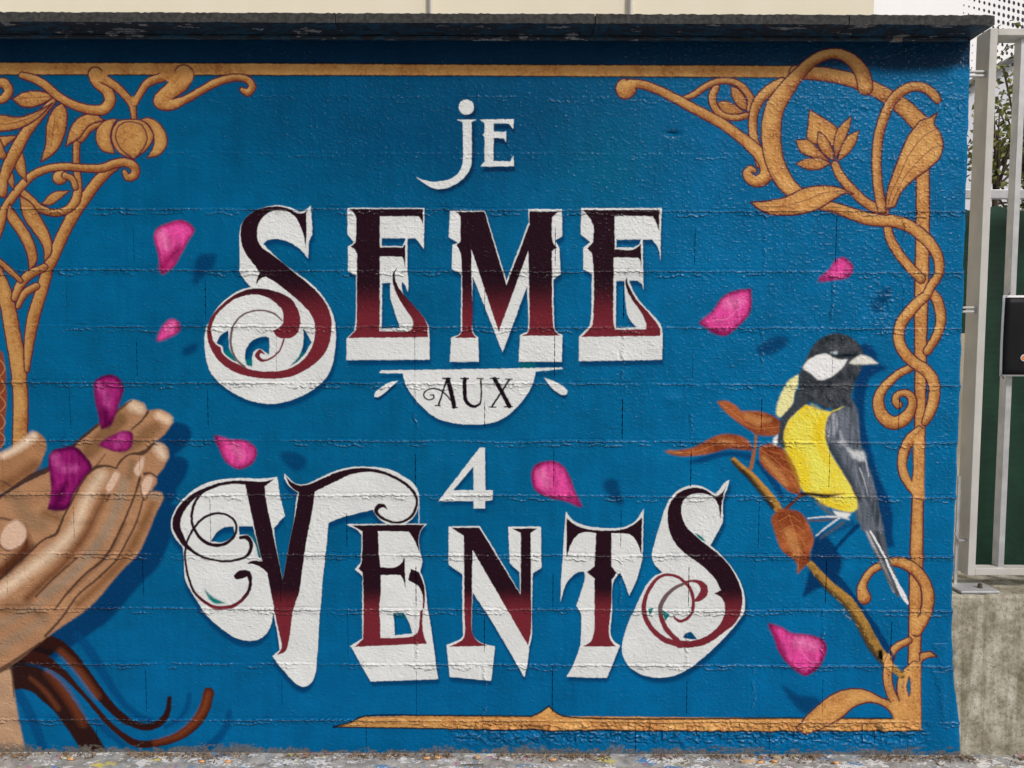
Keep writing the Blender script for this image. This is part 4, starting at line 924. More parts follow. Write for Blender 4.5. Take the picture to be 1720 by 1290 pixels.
wall = tag(empty('block_wall', (0, 0, 0)), 'long blue painted concrete block wall carrying a lettered mural', 'wall', kind='thing')
def lattice_obj(name, quads, off, parent, skirt=None):
    ids, inv = np.unique(quads.ravel(), return_inverse=True)
    co = np.stack([VX[ids], VY[ids] - off, VZ[ids]], 1)
    faces = inv.reshape(-1, 4)
    nv = len(ids)
    if skirt is not None:
        # boundary edges go straight back
        e = np.concatenate([faces[:, [0, 1]], faces[:, [1, 2]], faces[:, [2, 3]], faces[:, [3, 0]]])
        key = np.sort(e, 1); k = key[:, 0].astype(np.int64) * nv + key[:, 1]
        u, idx, cnt = np.unique(k, return_index=True, return_counts=True)
        be = e[idx[cnt == 1]]
        bv = np.unique(be); mp_ = np.full(nv, -1); mp_[bv] = nv + np.arange(len(bv)); nb_ = len(bv)
        front = co[bv].copy(); back = co[bv].copy(); back[:, 1] = skirt
        co = np.concatenate([co, front, back])
        faces = np.concatenate([faces, np.stack([mp_[be[:, 1]], mp_[be[:, 0]], mp_[be[:, 0]] + nb_, mp_[be[:, 1]] + nb_], 1)])
    me = bpy.data.meshes.new(name)
    me.vertices.add(len(co)); me.vertices.foreach_set('co', co.astype(np.float32).ravel())
    me.loops.add(len(faces) * 4); me.loops.foreach_set('vertex_index', faces.astype(np.int32).ravel())
    me.polygons.add(len(faces)); me.polygons.foreach_set('loop_start', np.arange(0, len(faces) * 4, 4, dtype=np.int32))
    sm = np.ones(len(faces), bool)
    if skirt is not None: sm[len(inv) // 4:] = False
    me.polygons.foreach_set('use_smooth', sm)
    uvl = me.uv_layers.new(name='UVMap')
    c = co[faces.ravel()]
    uvs = np.stack([(c[:, 0] - X0) * RES / TW, 1 - (Z1 - c[:, 2]) * RES / TH], 1)
    uvl.data.foreach_set('uv', uvs.astype(np.float32).ravel())
    me.materials.append(m_mural)
    me.update(calc_edges=True)
    vn_ = NRM[ids]
    if skirt is not None:
        nn_ = np.zeros((len(faces) * 4, 3), np.float32)
        nf_ = len(inv) // 4
        nn_[:nf_ * 4] = vn_[faces[:nf_].ravel()]
        P0, P1, P2 = co[faces[nf_:, 0]], co[faces[nf_:, 1]], co[faces[nf_:, 2]]
        fn_ = np.cross(P1 - P0, P2 - P1); fn_ /= np.maximum(np.linalg.norm(fn_, axis=1, keepdims=True), 1e-9)
        nn_[nf_ * 4:] = np.repeat(fn_, 4, 0)
    else:
        nn_ = vn_[faces.ravel()]
    me.normals_split_custom_set(nn_)
    o = bpy.data.objects.new(name, me); COL.objects.link(o); o.parent = parent
    return o
nblk = 0
for r in range(nrow):
    cuts = [0] + JX[r] + [NX - 1]
    for a, c in zip(cuts[:-1], cuts[1:]):
        q = QUADS[rows[r]:rows[r + 1], a:c].reshape(-1, 4)
        if len(q) == 0: continue
        lattice_obj('block', q, 0.0, wall, skirt=.03); nblk += 1
m_mortar = pmat('mortar', (.05, .05, .055), (.09, .09, .09), 40, .95, .6, 120)
hb = B()
xs_ = [WX0, 1.5]
hb.box(WX0, float(edge_x(WTOP)) - .06, .031, .20, 0, WTOP)
mo = hb.build('wall_core', m_mortar, wall)
# end face of the wall
ev = []; ef = []
for j in range(0, NZ, 4):
    x = float(ex[j]); ev += [(x - .0005, .028, gz[j]), (x - .002, .20, gz[j])]
for j in range(len(ev) // 2 - 1): ef.append((2 * j, 2 * j + 1, 2 * j + 3, 2 * j + 2))
m_raw = pmat('raw_render', (.42, .38, .32), (.60, .55, .47), 30, .9, .5, 90)
mesh_obj('wall_end', ev, ef, m_raw, wall)
# painted elements as thin coats of paint
eobj = {0: wall}
for k in range(1, len(ELS)):
    nm, lab, par = ELS[k]
    q = QUADS[FID == k]
    if len(q) == 0:
        eobj[k] = None; continue
    if par and eobj.get(par) is None: par = 0
    o = lattice_obj(nm, q, .0004, eobj[par] if par else wall)
    if lab: o['label'] = lab
    eobj[k] = o

# coping ---------------------------------------------------------------
m_cop = pmat('coping_concrete', (.022, .021, .019), (.055, .055, .052), 70, .92, .8, 180)
m_under, N, L, b = new_mat('coping_underside_paint')
tc = N.new('ShaderNodeTexCoord'); mp = N.new('ShaderNodeMapping'); mp.inputs['Scale'].default_value = (4, 12, 12)
no = N.new('ShaderNodeTexNoise'); no.inputs['Scale'].default_value = 1.6; no.inputs['Detail'].default_value = 8; no.inputs['Roughness'].default_value = .7
cr_ = N.new('ShaderNodeValToRGB'); E = cr_.color_ramp.elements
cr_.color_ramp.interpolation = 'LINEAR'
E[0].position = .0; E[0].color = (.010, .012, .016, 1); E[1].position = 1; E[1].color = (.45, .30, .12, 1)
for p_, c_ in ((.42, (.012, .014, .02, 1)), (.46, (.01, .08, .16, 1)), (.50, (.012, .02, .03, 1)), (.60, (.02, .03, .05, 1)), (.612, (.55, .60, .62, 1)), (.636, (.02, .03, .04, 1)), (.65, (.02, .12, .22, 1)), (.67, (.55, .28, .06, 1)), (.69, (.03, .03, .04, 1))):
    e_ = E.new(p_); e_.color = c_
L.new(tc.outputs['Object'], mp.inputs[0]); L.new(mp.outputs[0], no.inputs['Vector']); L.new(no.outputs['Fac'], cr_.inputs[0]); L.new(cr_.outputs[0], b.inputs['Base Color'])
b.inputs['Roughness'].default_value = .6
CFY = -.112
cz0 = WTOP; cz1 = float(wall_xz(860, 21.5, CFY)[1])
cxe = float(wall_xz(1672, 40, CFY)[0])
czf = float(wall_xz(860, 40, CFY)[1])
def ragged_box(name, x0, x1, y0, y1, z0, z1, mats, parent, n, seed):
    r = random.Random(seed)
    vs = []; fs = []; mi = []
    for i in range(n + 1):
        x = x0 + (x1 - x0) * i / n
        a = r.uniform(-.0012, .0012); c = r.uniform(-.0016, .0016); d = r.uniform(-.001, .001)
        vs += [(x, y0 + a, z0 + d), (x, y0 + a + .002, z1 + c - .003), (x, y0 + .006 + a, z1 + c), (x, y1, z1), (x, y1, z0)]
    for i in range(n):
        o = i * 5
        for j in range(5):
            fs.append((o + j, o + (j + 1) % 5, o + 5 + (j + 1) % 5, o + 5 + j)); mi.append(1 if j == 4 else 0)
    fs.append((0, 4, 3, 2, 1)); mi.append(0); o = n * 5; fs.append((o, o + 1, o + 2, o + 3, o + 4)); mi.append(0)
    ob = mesh_obj(name, vs, fs, mats, parent)
    bm = bmesh.new(); bm.from_mesh(ob.data); bmesh.ops.recalc_face_normals(bm, faces=bm.faces[:]); bm.to_mesh(ob.data); bm.free()
    ob.data.polygons.foreach_set('material_index', mi)
    return ob
joints = [WX0 - .02, float(at(-60, 30, CFY).x), float(at(563, 30, CFY).x), float(at(1000, 30, CFY).x), float(at(1427, 30, CFY).x), cxe]
for q in range(5):
    ragged_box('coping_slab', joints[q] + .0015, joints[q + 1] - .0015, CFY, .26, cz0 + .001, cz1, [m_cop, m_under], wall, int((joints[q + 1] - joints[q]) / .012) + 2, 40 + q)
ob = B(); ob.box(WX0, cxe - .03, -.012, .2, cz0 - .014, cz0 - .0005, .003); ob.build('mortar_bed', m_under, wall)

# ------------------------------------------------------------------ ground
m_gr, N, L, b = new_mat('pavement')
tc = N.new('ShaderNodeTexCoord')
n1_ = N.new('ShaderNodeTexNoise'); n1_.inputs['Scale'].default_value = 22; n1_.inputs['Detail'].default_value = 9; L.new(tc.outputs['Object'], n1_.inputs['Vector'])
c1 = N.new('ShaderNodeValToRGB'); c1.color_ramp.elements[0].position = .3; c1.color_ramp.elements[1].position = .72
c1.color_ramp.elements[0].color = (.22, .21, .19, 1); c1.color_ramp.elements[1].color = (.52, .50, .46, 1)
L.new(n1_.outputs['Fac'], c1.inputs[0]); prev = c1.outputs[0]
for sc_, th0, col in ((15, .34, (.72, .71, .69)), (9, .26, (.08, .24, .48)), (11, .20, (.66, .56, .14)), (12, .17, (.50, .16, .28)), (21, .30, (.78, .77, .75)), (10, .22, (.20, .18, .17)), (30, .2, (.1, .3, .5))):
    mpp = N.new('ShaderNodeMapping'); mpp.inputs['Location'].default_value = (sc_ * .37, sc_ * .11, 0); mpp.inputs['Scale'].default_value = (.8, 1.5, 1)
    L.new(tc.outputs['Object'], mpp.inputs[0])
    wn_ = N.new('ShaderNodeTexNoise'); wn_.inputs['Scale'].default_value = 60; L.new(mpp.outputs[0], wn_.inputs['Vector'])
    mxv = N.new('ShaderNodeMixRGB'); mxv.inputs[0].default_value = .10; L.new(mpp.outputs[0], mxv.inputs[1]); L.new(wn_.outputs['Color'], mxv.inputs[2])
    vo = N.new('ShaderNodeTexVoronoi'); vo.inputs['Scale'].default_value = sc_; L.new(mxv.outputs[0], vo.inputs['Vector'])
    lt = N.new('ShaderNodeMath'); lt.operation = 'LESS_THAN'; lt.inputs[1].default_value = th0; L.new(vo.outputs['Distance'], lt.inputs[0])
    mk = N.new('ShaderNodeTexNoise'); mk.inputs['Scale'].default_value = 5 + sc_ * .1; L.new(mpp.outputs[0], mk.inputs['Vector'])
    g = N.new('ShaderNodeMath'); g.operation = 'GREATER_THAN'; g.inputs[1].default_value = .47; L.new(mk.outputs['Fac'], g.inputs[0])
    mu = N.new('ShaderNodeMath'); mu.operation = 'MULTIPLY'; L.new(lt.outputs[0], mu.inputs[0]); L.new(g.outputs[0], mu.inputs[1])
    mx = N.new('ShaderNodeMixRGB'); mx.inputs[2].default_value = (*col, 1); L.new(mu.outputs[0], mx.inputs[0]); L.new(prev, mx.inputs[1]); prev = mx.outputs[0]
L.new(prev, b.inputs['Base Color']); b.inputs['Roughness'].default_value = .9
bn = N.new('ShaderNodeTexNoise'); bn.inputs['Scale'].default_value = 120; bn.inputs['Detail'].default_value = 6; L.new(tc.outputs['Object'], bn.inputs['Vector'])
bb_ = N.new('ShaderNodeBump'); bb_.inputs['Strength'].default_value = .8; bb_.inputs['Distance'].default_value = .004; L.new(bn.outputs['Fac'], bb_.inputs['Height']); L.new(bb_.outputs[0], b.inputs['Normal'])
ZG = 0.004
# sheet pushed into low mounds near the wall
gv = []; gf = []
xsG = np.concatenate([[-40, -6], np.arange(-2.6, 2.4, .02), [6, 40]]); ysG = np.concatenate([[-40, -6, -3], np.arange(-.6, .02, .01), [3, 40]])
gh = vnoise(len(ysG), len(xsG), 3, 5, seed=401) * .008 + vnoise(len(ysG), len(xsG), 1.2, seed=402) * .003
for j, y in enumerate(ysG):
    for i, x in enumerate(xsG):
        near = max(0, 1 - abs(y) / .09) if abs(x) < 3 else 0
        z = ZG + (gh[j, i] * .25 - abs(gh[j, i]) * near * .3 + near * .002 if abs(x) < 2.55 and -.6 < y < .05 else 0)
        gv.append((x, y, z))
nxg = len(xsG)
for j in range(len(ysG) - 1):
    for i in range(nxg - 1):
        a = j * nxg + i; gf.append((a, a + 1, a + 1 + nxg, a + nxg))
g_ = mesh_obj('pavement', gv, gf, m_gr, smooth=True); tag(g_, kind='structure')

# ------------------------------------------------------------------ low concrete wall with fence
m_conc, N, L, b = new_mat('old_concrete')
tc = N.new('ShaderNodeTexCoord')
a1 = N.new('ShaderNodeTexNoise'); a1.inputs['Scale'].default_value = 11; a1.inputs['Detail'].default_value = 10; a1.inputs['Roughness'].default_value = .65
L.new(tc.outputs['Object'], a1.inputs['Vector'])
ca = N.new('ShaderNodeValToRGB'); ca.color_ramp.elements[0].position = .36; ca.color_ramp.elements[1].position = .62
ca.color_ramp.elements[0].color = (.30, .275, .20, 1); ca.color_ramp.elements[1].color = (.60, .57, .48, 1); L.new(a1.outputs['Fac'], ca.inputs[0])
a2 = N.new('ShaderNodeTexNoise'); a2.inputs['Scale'].default_value = 70; a2.inputs['Detail'].default_value = 10; a2.inputs['Roughness'].default_value = .75; L.new(tc.outputs['Object'], a2.inputs['Vector'])
cb_ = N.new('ShaderNodeValToRGB'); cb_.color_ramp.elements[0].position = .30; cb_.color_ramp.elements[1].position = .55
cb_.color_ramp.elements[0].color = (.30, .27, .22, 1); cb_.color_ramp.elements[1].color = (1, 1, 1, 1); L.new(a2.outputs['Fac'], cb_.inputs[0])
mm = N.new('ShaderNodeMixRGB'); mm.blend_type = 'MULTIPLY'; mm.inputs[0].default_value = .8; L.new(ca.outputs[0], mm.inputs[1]); L.new(cb_.outputs[0], mm.inputs[2]); L.new(mm.outputs[0], b.inputs['Base Color'])
b.inputs['Roughness'].default_value = .95
ms = N.new('ShaderNodeMapping'); ms.inputs['Scale'].default_value = (26, 26, 2.2); L.new(tc.outputs['Object'], ms.inputs[0])
st = N.new('ShaderNodeTexNoise'); st.inputs['Scale'].default_value = 1.0; st.inputs['Detail'].default_value = 6; st.inputs['Distortion'].default_value = .6; L.new(ms.outputs[0], st.inputs['Vector'])
sr = N.new('ShaderNodeValToRGB'); sr.color_ramp.elements[0].position = .36; sr.color_ramp.elements[1].position = .58; sr.color_ramp.elements[0].color = (.46, .43, .33, 1); sr.color_ramp.elements[1].color = (1, 1, 1, 1); L.new(st.outputs['Fac'], sr.inputs[0])
m3 = N.new('ShaderNodeMixRGB'); m3.blend_type = 'MULTIPLY'; m3.inputs[0].default_value = .75; L.new(mm.outputs[0], m3.inputs[1]); L.new(sr.outputs[0], m3.inputs[2])
vp = N.new('ShaderNodeTexVoronoi'); vp.inputs['Scale'].default_value = 75; L.new(tc.outputs['Object'], vp.inputs['Vector'])
vn = N.new('ShaderNodeTexNoise'); vn.inputs['Scale'].default_value = 16; L.new(tc.outputs['Object'], vn.inputs['Vector'])
va = N.new('ShaderNodeMath'); va.operation = 'MULTIPLY'; va.inputs[1].default_value = .42; L.new(vn.outputs['Fac'], va.inputs[0])
vl = N.new('ShaderNodeMath'); vl.operation = 'LESS_THAN'; L.new(vp.outputs['Distance'], vl.inputs[0]); L.new(va.outputs[0], vl.inputs[1])
vm = N.new('ShaderNodeMath'); vm.operation = 'MULTIPLY'; vm.inputs[1].default_value = .55; L.new(vl.outputs[0], vm.inputs[0])
m4 = N.new('ShaderNodeMixRGB'); m4.inputs[2].default_value = (.13, .12, .085, 1); L.new(vm.outputs[0], m4.inputs[0]); L.new(m3.outputs[0], m4.inputs[1]); L.new(m4.outputs[0], b.inputs['Base Color'])
bq = N.new('ShaderNodeBump'); bq.inputs['Strength'].default_value = .8; bq.inputs['Distance'].default_value = .003; L.new(a2.outputs['Fac'], bq.inputs['Height']); L.new(bq.outputs[0], b.inputs['Normal'])
LZ = float(wall_xz(1640, 1000)[1])
lw = B(); 
r_ = random.Random(3)
vs = []; fs = []
xl = 1.60
n = 60
for i in range(n + 1):
    x = xl + (4.2 - xl) * (i / n) ** 1.3
    a = r_.uniform(-.001, .001); c = r_.uniform(-.003, .003)
    vs += [(x, .004, -.02), (x, .004 + a, LZ - .012), (x, .010 + a, LZ + c), (x, .26, LZ + .002), (x, .26, -.02)]
for i in range(n):
    o = i * 5
    for j in range(5): fs.append((o + j, o + 5 + j, o + 5 + (j + 1) % 5, o + (j + 1) % 5))
fs.append((0, 1, 2, 3, 4)); o = n * 5; fs.append((o + 4, o + 3, o + 2, o + 1, o))
lwo = mesh_obj('low_wall', vs, fs, m_conc); tag(lwo, 'weathered grey concrete plinth wall under the metal fence', 'wall', kind='thing')

m_met = pmat('fence_paint', (.50, .49, .46), (.60, .59, .55), 6, .5, .15, 90, dist=.001)
m_met2 = pmat('fence_galvanised', (.44, .45, .46), (.58, .59, .60), 14, .42, .1, 60, metal=.3, dist=.001)
def grime(m, sc1, col, lo, hi, amt, stretch=(1, 1, 1)):
    N = m.node_tree.nodes; L = m.node_tree.links; b = N['Principled BSDF']
    src = b.inputs['Base Color'].links[0].from_socket
    tc = N.new('ShaderNodeTexCoord'); mp = N.new('ShaderNodeMapping'); mp.inputs['Scale'].default_value = stretch; L.new(tc.outputs['Object'], mp.inputs[0])
    n = N.new('ShaderNodeTexNoise'); n.inputs['Scale'].default_value = sc1; n.inputs['Detail'].default_value = 9; n.inputs['Roughness'].default_value = .65; L.new(mp.outputs[0], n.inputs['Vector'])
    r = N.new('ShaderNodeMapRange'); r.inputs['From Min'].default_value = lo; r.inputs['From Max'].default_value = hi; r.inputs['To Max'].default_value = amt; L.new(n.outputs['Fac'], r.inputs[0])
    x = N.new('ShaderNodeMixRGB'); x.inputs[2].default_value = (*col, 1); L.new(r.outputs[0], x.inputs[0]); L.new(src, x.inputs[1]); L.new(x.outputs[0], b.inputs['Base Color'])
grime(m_met, 5, (.30, .27, .20), .5, .8, .45, (1.5, 1.5, .8)); grime(m_met, 60, (.08, .06, .05), .66, .74, .8); grime(m_met2, 7, (.26, .25, .22), .5, .8, .45, (1.5, 1.5, .8)); grime(m_met2, 70, (.20, .11, .06), .68, .76, .7)
fY = .07
fence = tag(empty('metal_fence', (1.78, fY, LZ)), 'light grey square tube fence beside the mural wall', 'fence')
def xat(u, v, Y): return float(wall_xz(u, v, Y)[0])
def zat(u, v, Y): return float(wall_xz(u, v, Y)[1])
zt1 = zat(1690, 47, fY); zt0 = zat(1690, 59, fY); zb1 = zat(1690, 955, fY); zb0 = zat(1690, 967, fY)
px0 = xat(1652, 600, fY); pw = xat(1664, 600, fY) - px0
px0 = xat(1640.5, 600, fY); px1 = xat(1653.5, 600, fY)
B().box(px0, px1, fY, fY + .08, zb0, zt1, .002).build('post', m_met, fence)
B().box(px1 + .0005, 4.2, fY + .001, fY + .075, zt0, zt1 - .001, .002).build('top_rail', m_met, fence)
B().box(px1 + .0005, 4.2, fY + .001, fY + .05, zb0 + .001, zb1, .002).build('bottom_rail', m_met, fence)
bx0 = xat(1692, 600, fY + .02); bxw = xat(1702, 600, fY + .02) - bx0
bsp = (bx0 - px0) * 1.05
for k in range(12):
    x = bx0 + k * bsp
    if x > 4.1: break
    B().box(x, x + bxw, fY + .02, fY + .058, zb1 - .001, zt0 + .001, .0015).build('baluster', m_met2, fence)
for v_ in (122, 518):
    z = zat(1640, v_, .09)
    br = empty
    bo = B().box(xat(1616, v_, .09), px0 + .004, .083, .098, z - .001, z + .006, .001).box(xat(1616, v_, .09), px0 + .003, .083, .098, z - .016, z - .009, .001)
    bo.build('bracket', m_met2, fence)
z = zat(1640, 907, .09)
bo = B().box(px0 - .03, px0 + .004, .083, .098, z - .003, z + .003).cyl((px0 - .028, .09, z), (px0 - .055, .088, z + .045), .0025); bo.build('bracket', m_met2, fence)
B().box(xat(1604, 985, .05), xat(1668, 985, .05), .01, .12, LZ + .003, LZ + .012, .002).build('base_plate', m_met2, fence)
m_bolt = pmat('rusty_bolt', (.05, .045, .04), (.12, .08, .05), 80, .8)
B().cyl((xat(1646, 985, .05), .05, LZ + .012), (xat(1646, 985, .05), .05, LZ + .028), .010, .007).build('bolt', m_bolt, fence)
B().box(xat(1606, 900, .1), xat(1611, 900, .1), .10, .108, LZ + .012, zat(1608, 800, .1)).build('corner_strip', m_met2, fence)

# rear fence with green screen
rY = .62
m_net, N, L, b = new_mat('green_netting')
tc = N.new('ShaderNodeTexCoord')
wv = N.new('ShaderNodeTexWave'); wv.inputs['Scale'].default_value = 60; wv.bands_direction = 'Z'; wv.inputs['Distortion'].default_value = 1.5; L.new(tc.outputs['Object'], wv.inputs['Vector'])
nn = N.new('ShaderNodeTexNoise'); nn.inputs['Scale'].default_value = 9; nn.inputs['Detail'].default_value = 8; L.new(tc.outputs['Object'], nn.inputs['Vector'])
ad = N.new('ShaderNodeMixRGB'); ad.inputs[0].default_value = .65; L.new(wv.outputs['Color'], ad.inputs[1]); L.new(nn.outputs['Fac'], ad.inputs[2])
cn = N.new('ShaderNodeValToRGB'); cn.color_ramp.elements[0].position = .36; cn.color_ramp.elements[1].position = .62
cn.color_ramp.elements[0].color = (.004, .022, .014, 1); cn.color_ramp.elements[1].color = (.010, .072, .036, 1); L.new(ad.outputs[0], cn.inputs[0]); L.new(cn.outputs[0], b.inputs['Base Color'])
b.inputs['Roughness'].default_value = .8
nb = N.new('ShaderNodeBump'); nb.inputs['Strength'].default_value = .5; nb.inputs['Distance'].default_value = .002; L.new(wv.outputs['Fac'], nb.inputs['Height']); L.new(nb.outputs[0], b.inputs['Normal'])
ztn = zat(1690, 350, rY)
vs = []; fs = []; nx_, nz_ = 50, 24
for j in range(nz_ + 1):
    for i in range(nx_ + 1):
        x = 1.9 + i / nx_ * 3.0; z = .10 + (ztn - .10) * j / nz_
        y = rY + .012 * math.sin(x * 21 + j * .3) * (1 - .4 * j / nz_) + .006 * math.sin(x * 55 + z * 8)
        if j == nz_: z += .012 * math.sin(x * 30)
        vs.append((x, y, z))
for j in range(nz_):
    for i in range(nx_):
        a = j * (nx_ + 1) + i; fs.append((a, a + 1, a + 2 + nx_, a + 1 + nx_))
nt = mesh_obj('netting', vs, fs, m_net, smooth=True)
sol = nt.modifiers.new('t', 'SOLIDIFY'); sol.thickness = .003
tag(nt, 'dark green shade netting stretched behind the metal fence', 'netting')
rf = tag(empty('rear_fence', (2.2, rY, 0)), 'pale rail fence behind the green netting', 'fence')
B().box(1.86, 5.0, rY + .03, rY + .06, zat(1690, 331, rY), zat(1690, 316, rY), .002).build('rail', m_met2, rf)
for x in (1.88, 3.2, 4.6): B().box(x - .02, x + .02, rY + .06, rY + .10, 0, zat(1690, 316, rY), .002).build('post', m_met2, rf)

# poster
pY = fY - .012
px_a = xat(1682, 560, pY); px_b = px_a + .30
pz1 = zat(1690, 496, pY); pz0 = zat(1690, 632, pY)
po = tag(empty('poster', ((px_a + px_b) / 2, pY, (pz0 + pz1) / 2)), 'black poster with white border tied to the fence', 'poster')
m_pw = pmat('poster_white', (.72, .72, .74), (.78, .78, .79), 5, .35); m_pb = pmat('poster_black', (.008, .008, .010), (.012, .012, .014), 8, .5, spec=.12); m_po = pmat('poster_orange', (.75, .20, .03), (.8, .25, .04), 8, .4)
def sheet(x0, x1, z0, z1, y, curl, name, mat, t=.0012):
    vs = []; fs = []; n = 12
    for j in range(n + 1):
        for i in range(n + 1):
            x = x0 + (x1 - x0) * i / n; z = z0 + (z1 - z0) * j / n
            yy_ = y - curl * math.sin(j / n * math.pi) * .6 - .003 * math.sin(i * .8)
            vs.append((x - po.location.x - .004 * math.sin(j / n * math.pi), yy_ - pY, z - po.location.z))
    for j in range(n):
        for i in range(n):
            a = j * (n + 1) + i; fs.append((a, a + 1, a + 2 + n, a + 1 + n))
    o = mesh_obj(name, vs, fs, mat, po, smooth=True); s = o.modifiers.new('t', 'SOLIDIFY'); s.thickness = t
    return o
sheet(px_a, px_b, pz0, pz1, pY, .006, 'sheet', m_pw)
sheet(px_a + .008, px_b - .008, pz0 + .006, pz1 - .008, pY - .0025, .006, 'printed_panel', m_pb)
lg = Vector((xat(1719, 601, pY - .006), pY - .010, zat(1719, 601, pY - .006)))
B().cyl(lg + Vector((0, .002, 0)), lg, .0125, n=20).build('printed_ring', m_pw, po)
B().cyl(lg + Vector((0, .001, 0)), lg - Vector((0, .001, 0)), .0095, n=20).build('printed_disc', m_po, po)
m_tie = pmat('cable_tie', (.015, .015, .015), None, 5, .5)
tz = zat(1690, 496, pY)
B().cyl((px_a + .012, pY - .002, tz - .004), (px_a + .04, pY + .02, tz + .012), .0015, n=6).build('cable_tie', m_tie, po)
B().cyl((px_a + .006, pY - .002, pz0 + .004), (px_a + .03, pY + .02, pz0 - .01), .0015, n=6).build('cable_tie', m_tie, po)

# small notice sheet lower down on the fence
# ------------------------------------------------------------------ buildings behind
m_cream = pmat('cream_render', (.84, .77, .60), (.87, .80, .64), 3, .9, .2, 120)
m_pipe = pmat('grey_pipe', (.6, .58, .52), (.66, .64, .6), 4, .6)
bY = 5.0
cxr = xat(1468, 10, bY)
cb = tag(empty('cream_building', (0, bY, 0)), 'plain cream rendered building rising behind the mural wall', 'building')
B().box(-9, cxr, bY, bY + 6, 0, 7.5).build('wall', m_cream, cb)
for u in (724, 1060):
    x = xat(u, 8, bY - .04); B().cyl((x, bY - .04, 0), (x, bY - .04, 7.4), .022, n=12).build('drainpipe', m_pipe, cb)

m_white = pmat('white_cladding', (.86, .86, .87), (.88, .88, .89), 2, .6)
m_dark = pmat('dark_void', (.34, .33, .40), (.40, .39, .46), 6, .9)
pb = tag(empty('perforated_building', (6.5, 9, 0)), 'white building clad in panels with round perforations', 'building')
def on_dir(u, dist_y):
    return Vector((xat(u, 300, dist_y), dist_y, 0))
pA = Vector((xat(1440, 40, 8.6), 8.6, 0)); pB = Vector((xat(1820, 40, 10.6), 10.6, 0))
dirv = (pB - pA).normalized(); LEN = (pB - pA).length; nrmv = Vector((dirv.y, -dirv.x, 0))
# hole panels : ring of 8 around each hole
ncol = 26; cell = .118; x_start = LEN - ncol * cell
zlo, zhi = 2.6, 8.2
vs = []; fs = []
nrw = int((zhi - zlo) / cell)
for j in range(nrw):
    for i in range(ncol):
        sx = x_start + (i + .5) * cell; zc = zlo + (j + .5) * cell
        rad = .016 + .042 * (i / ncol) + .007 * math.sin(j * .35 + i * .2)
        c0 = len(vs)
        for (a, c_) in ((-1, -1), (0, -1), (1, -1), (1, 0), (1, 1), (0, 1), (-1, 1), (-1, 0)):
            p = pA + dirv * (sx + a * cell / 2); vs.append((p.x, p.y, zc + c_ * cell / 2))
        for q in range(8):
            an = -3 * math.pi / 4 + q * math.pi / 4
            p = pA + dirv * (sx + math.cos(an) * rad); vs.append((p.x, p.y, zc + math.sin(an) * rad))
        for q in range(8):
            p_ = c0 + q; q_ = c0 + (q + 1) % 8; fs.append((p_, q_, q_ + 8, p_ + 8))
vs = [(x - 6.5, y - 9, z) for x, y, z in vs]
mesh_obj('perforated_panel', vs, fs, m_white, pb)
def slab(name, s0_, s1_, z0, z1, d0, d1, mat):
    c = []
    for s in (s0_, s1_):
        for d in (d0, d1):
            p = pA + dirv * s - nrmv * d
            for z in (z0, z1): c.append((p.x - 6.5, p.y - 9, z))
    # idx: s0d0z0 s0d0z1 s0d1z0 s0d1z1 s1...
    return mesh_obj(name, c, [(0, 1, 3, 2), (4, 6, 7, 5), (0, 4, 5, 1), (2, 3, 7, 6), (1, 5, 7, 3), (0, 2, 6, 4)], mat, pb)
slab('back_wall', x_start, LEN + .5, 0, zhi, .035, 3, m_dark)
slab('plain_panel', -1.5, x_start, 0, 12, -.02, 3, m_white)
slab('plain_panel', x_start, LEN, 0, zlo, 0, .08, m_white)
slab('plain_panel', x_start, LEN, zhi, 12, 0, 3, m_white)

# gabled annex in front of it
m_annex = pmat('pale_blue_render', (.66, .68, .74), (.70, .72, .78), 3, .8); m_roofe = pmat('dark_roof_edge', (.04, .045, .05), (.07, .07, .08), 10, .6)
aY = 5.2
ax = tag(empty('annex', (5.0, aY, 0)), 'pale annex with a dark sloping roof edge seen between the fence bars', 'building')
p1 = at(1560, 190, aY); p2 = at(1760, 68, aY)
vs = [(p1.x, aY, 0), (p2.x, aY, 0), (p2.x, aY, p2.z), (p1.x, aY, p1.z), (p1.x, aY + 2, 0), (p2.x, aY + 2, 0), (p2.x, aY + 2, p2.z), (p1.x, aY + 2, p1.z)]
mesh_obj('wall', [(x - 5.0, y - aY, z) for x, y, z in vs], [(0, 1, 2, 3), (5, 4, 7, 6), (4, 0, 3, 7), (1, 5, 6, 2)], m_annex, ax)
e0 = .02
vs = [(p1.x, aY - .12, p1.z), (p2.x, aY - .12, p2.z), (p2.x, aY - .12, p2.z + .05), (p1.x, aY - .12, p1.z + .05), (p1.x, aY + 2, p1.z), (p2.x, aY + 2, p2.z), (p2.x, aY + 2, p2.z + .05), (p1.x, aY + 2, p1.z + .05)]
mesh_obj('roof', [(x - 5.0, y - aY, z + .003) for x, y, z in vs], [(0, 1, 2, 3), (5, 4, 7, 6), (4, 0, 3, 7), (1, 5, 6, 2), (3, 2, 6, 7), (4, 5, 1, 0)], m_roofe, ax)

# pale strip seen between wall end and fence post
m_strip = pmat('cream_post_paint', (.78, .68, .52), (.82, .74, .60), 8, .8)
B_ = B().box(xat(1604, 700, .34), xat(1626, 700, .34), .34, .40, 0, zat(1615, 560, .34), .003)
so = B_.build('gate_post', m_strip); tag(so, 'cream painted post in the gap between wall and fence', 'post')

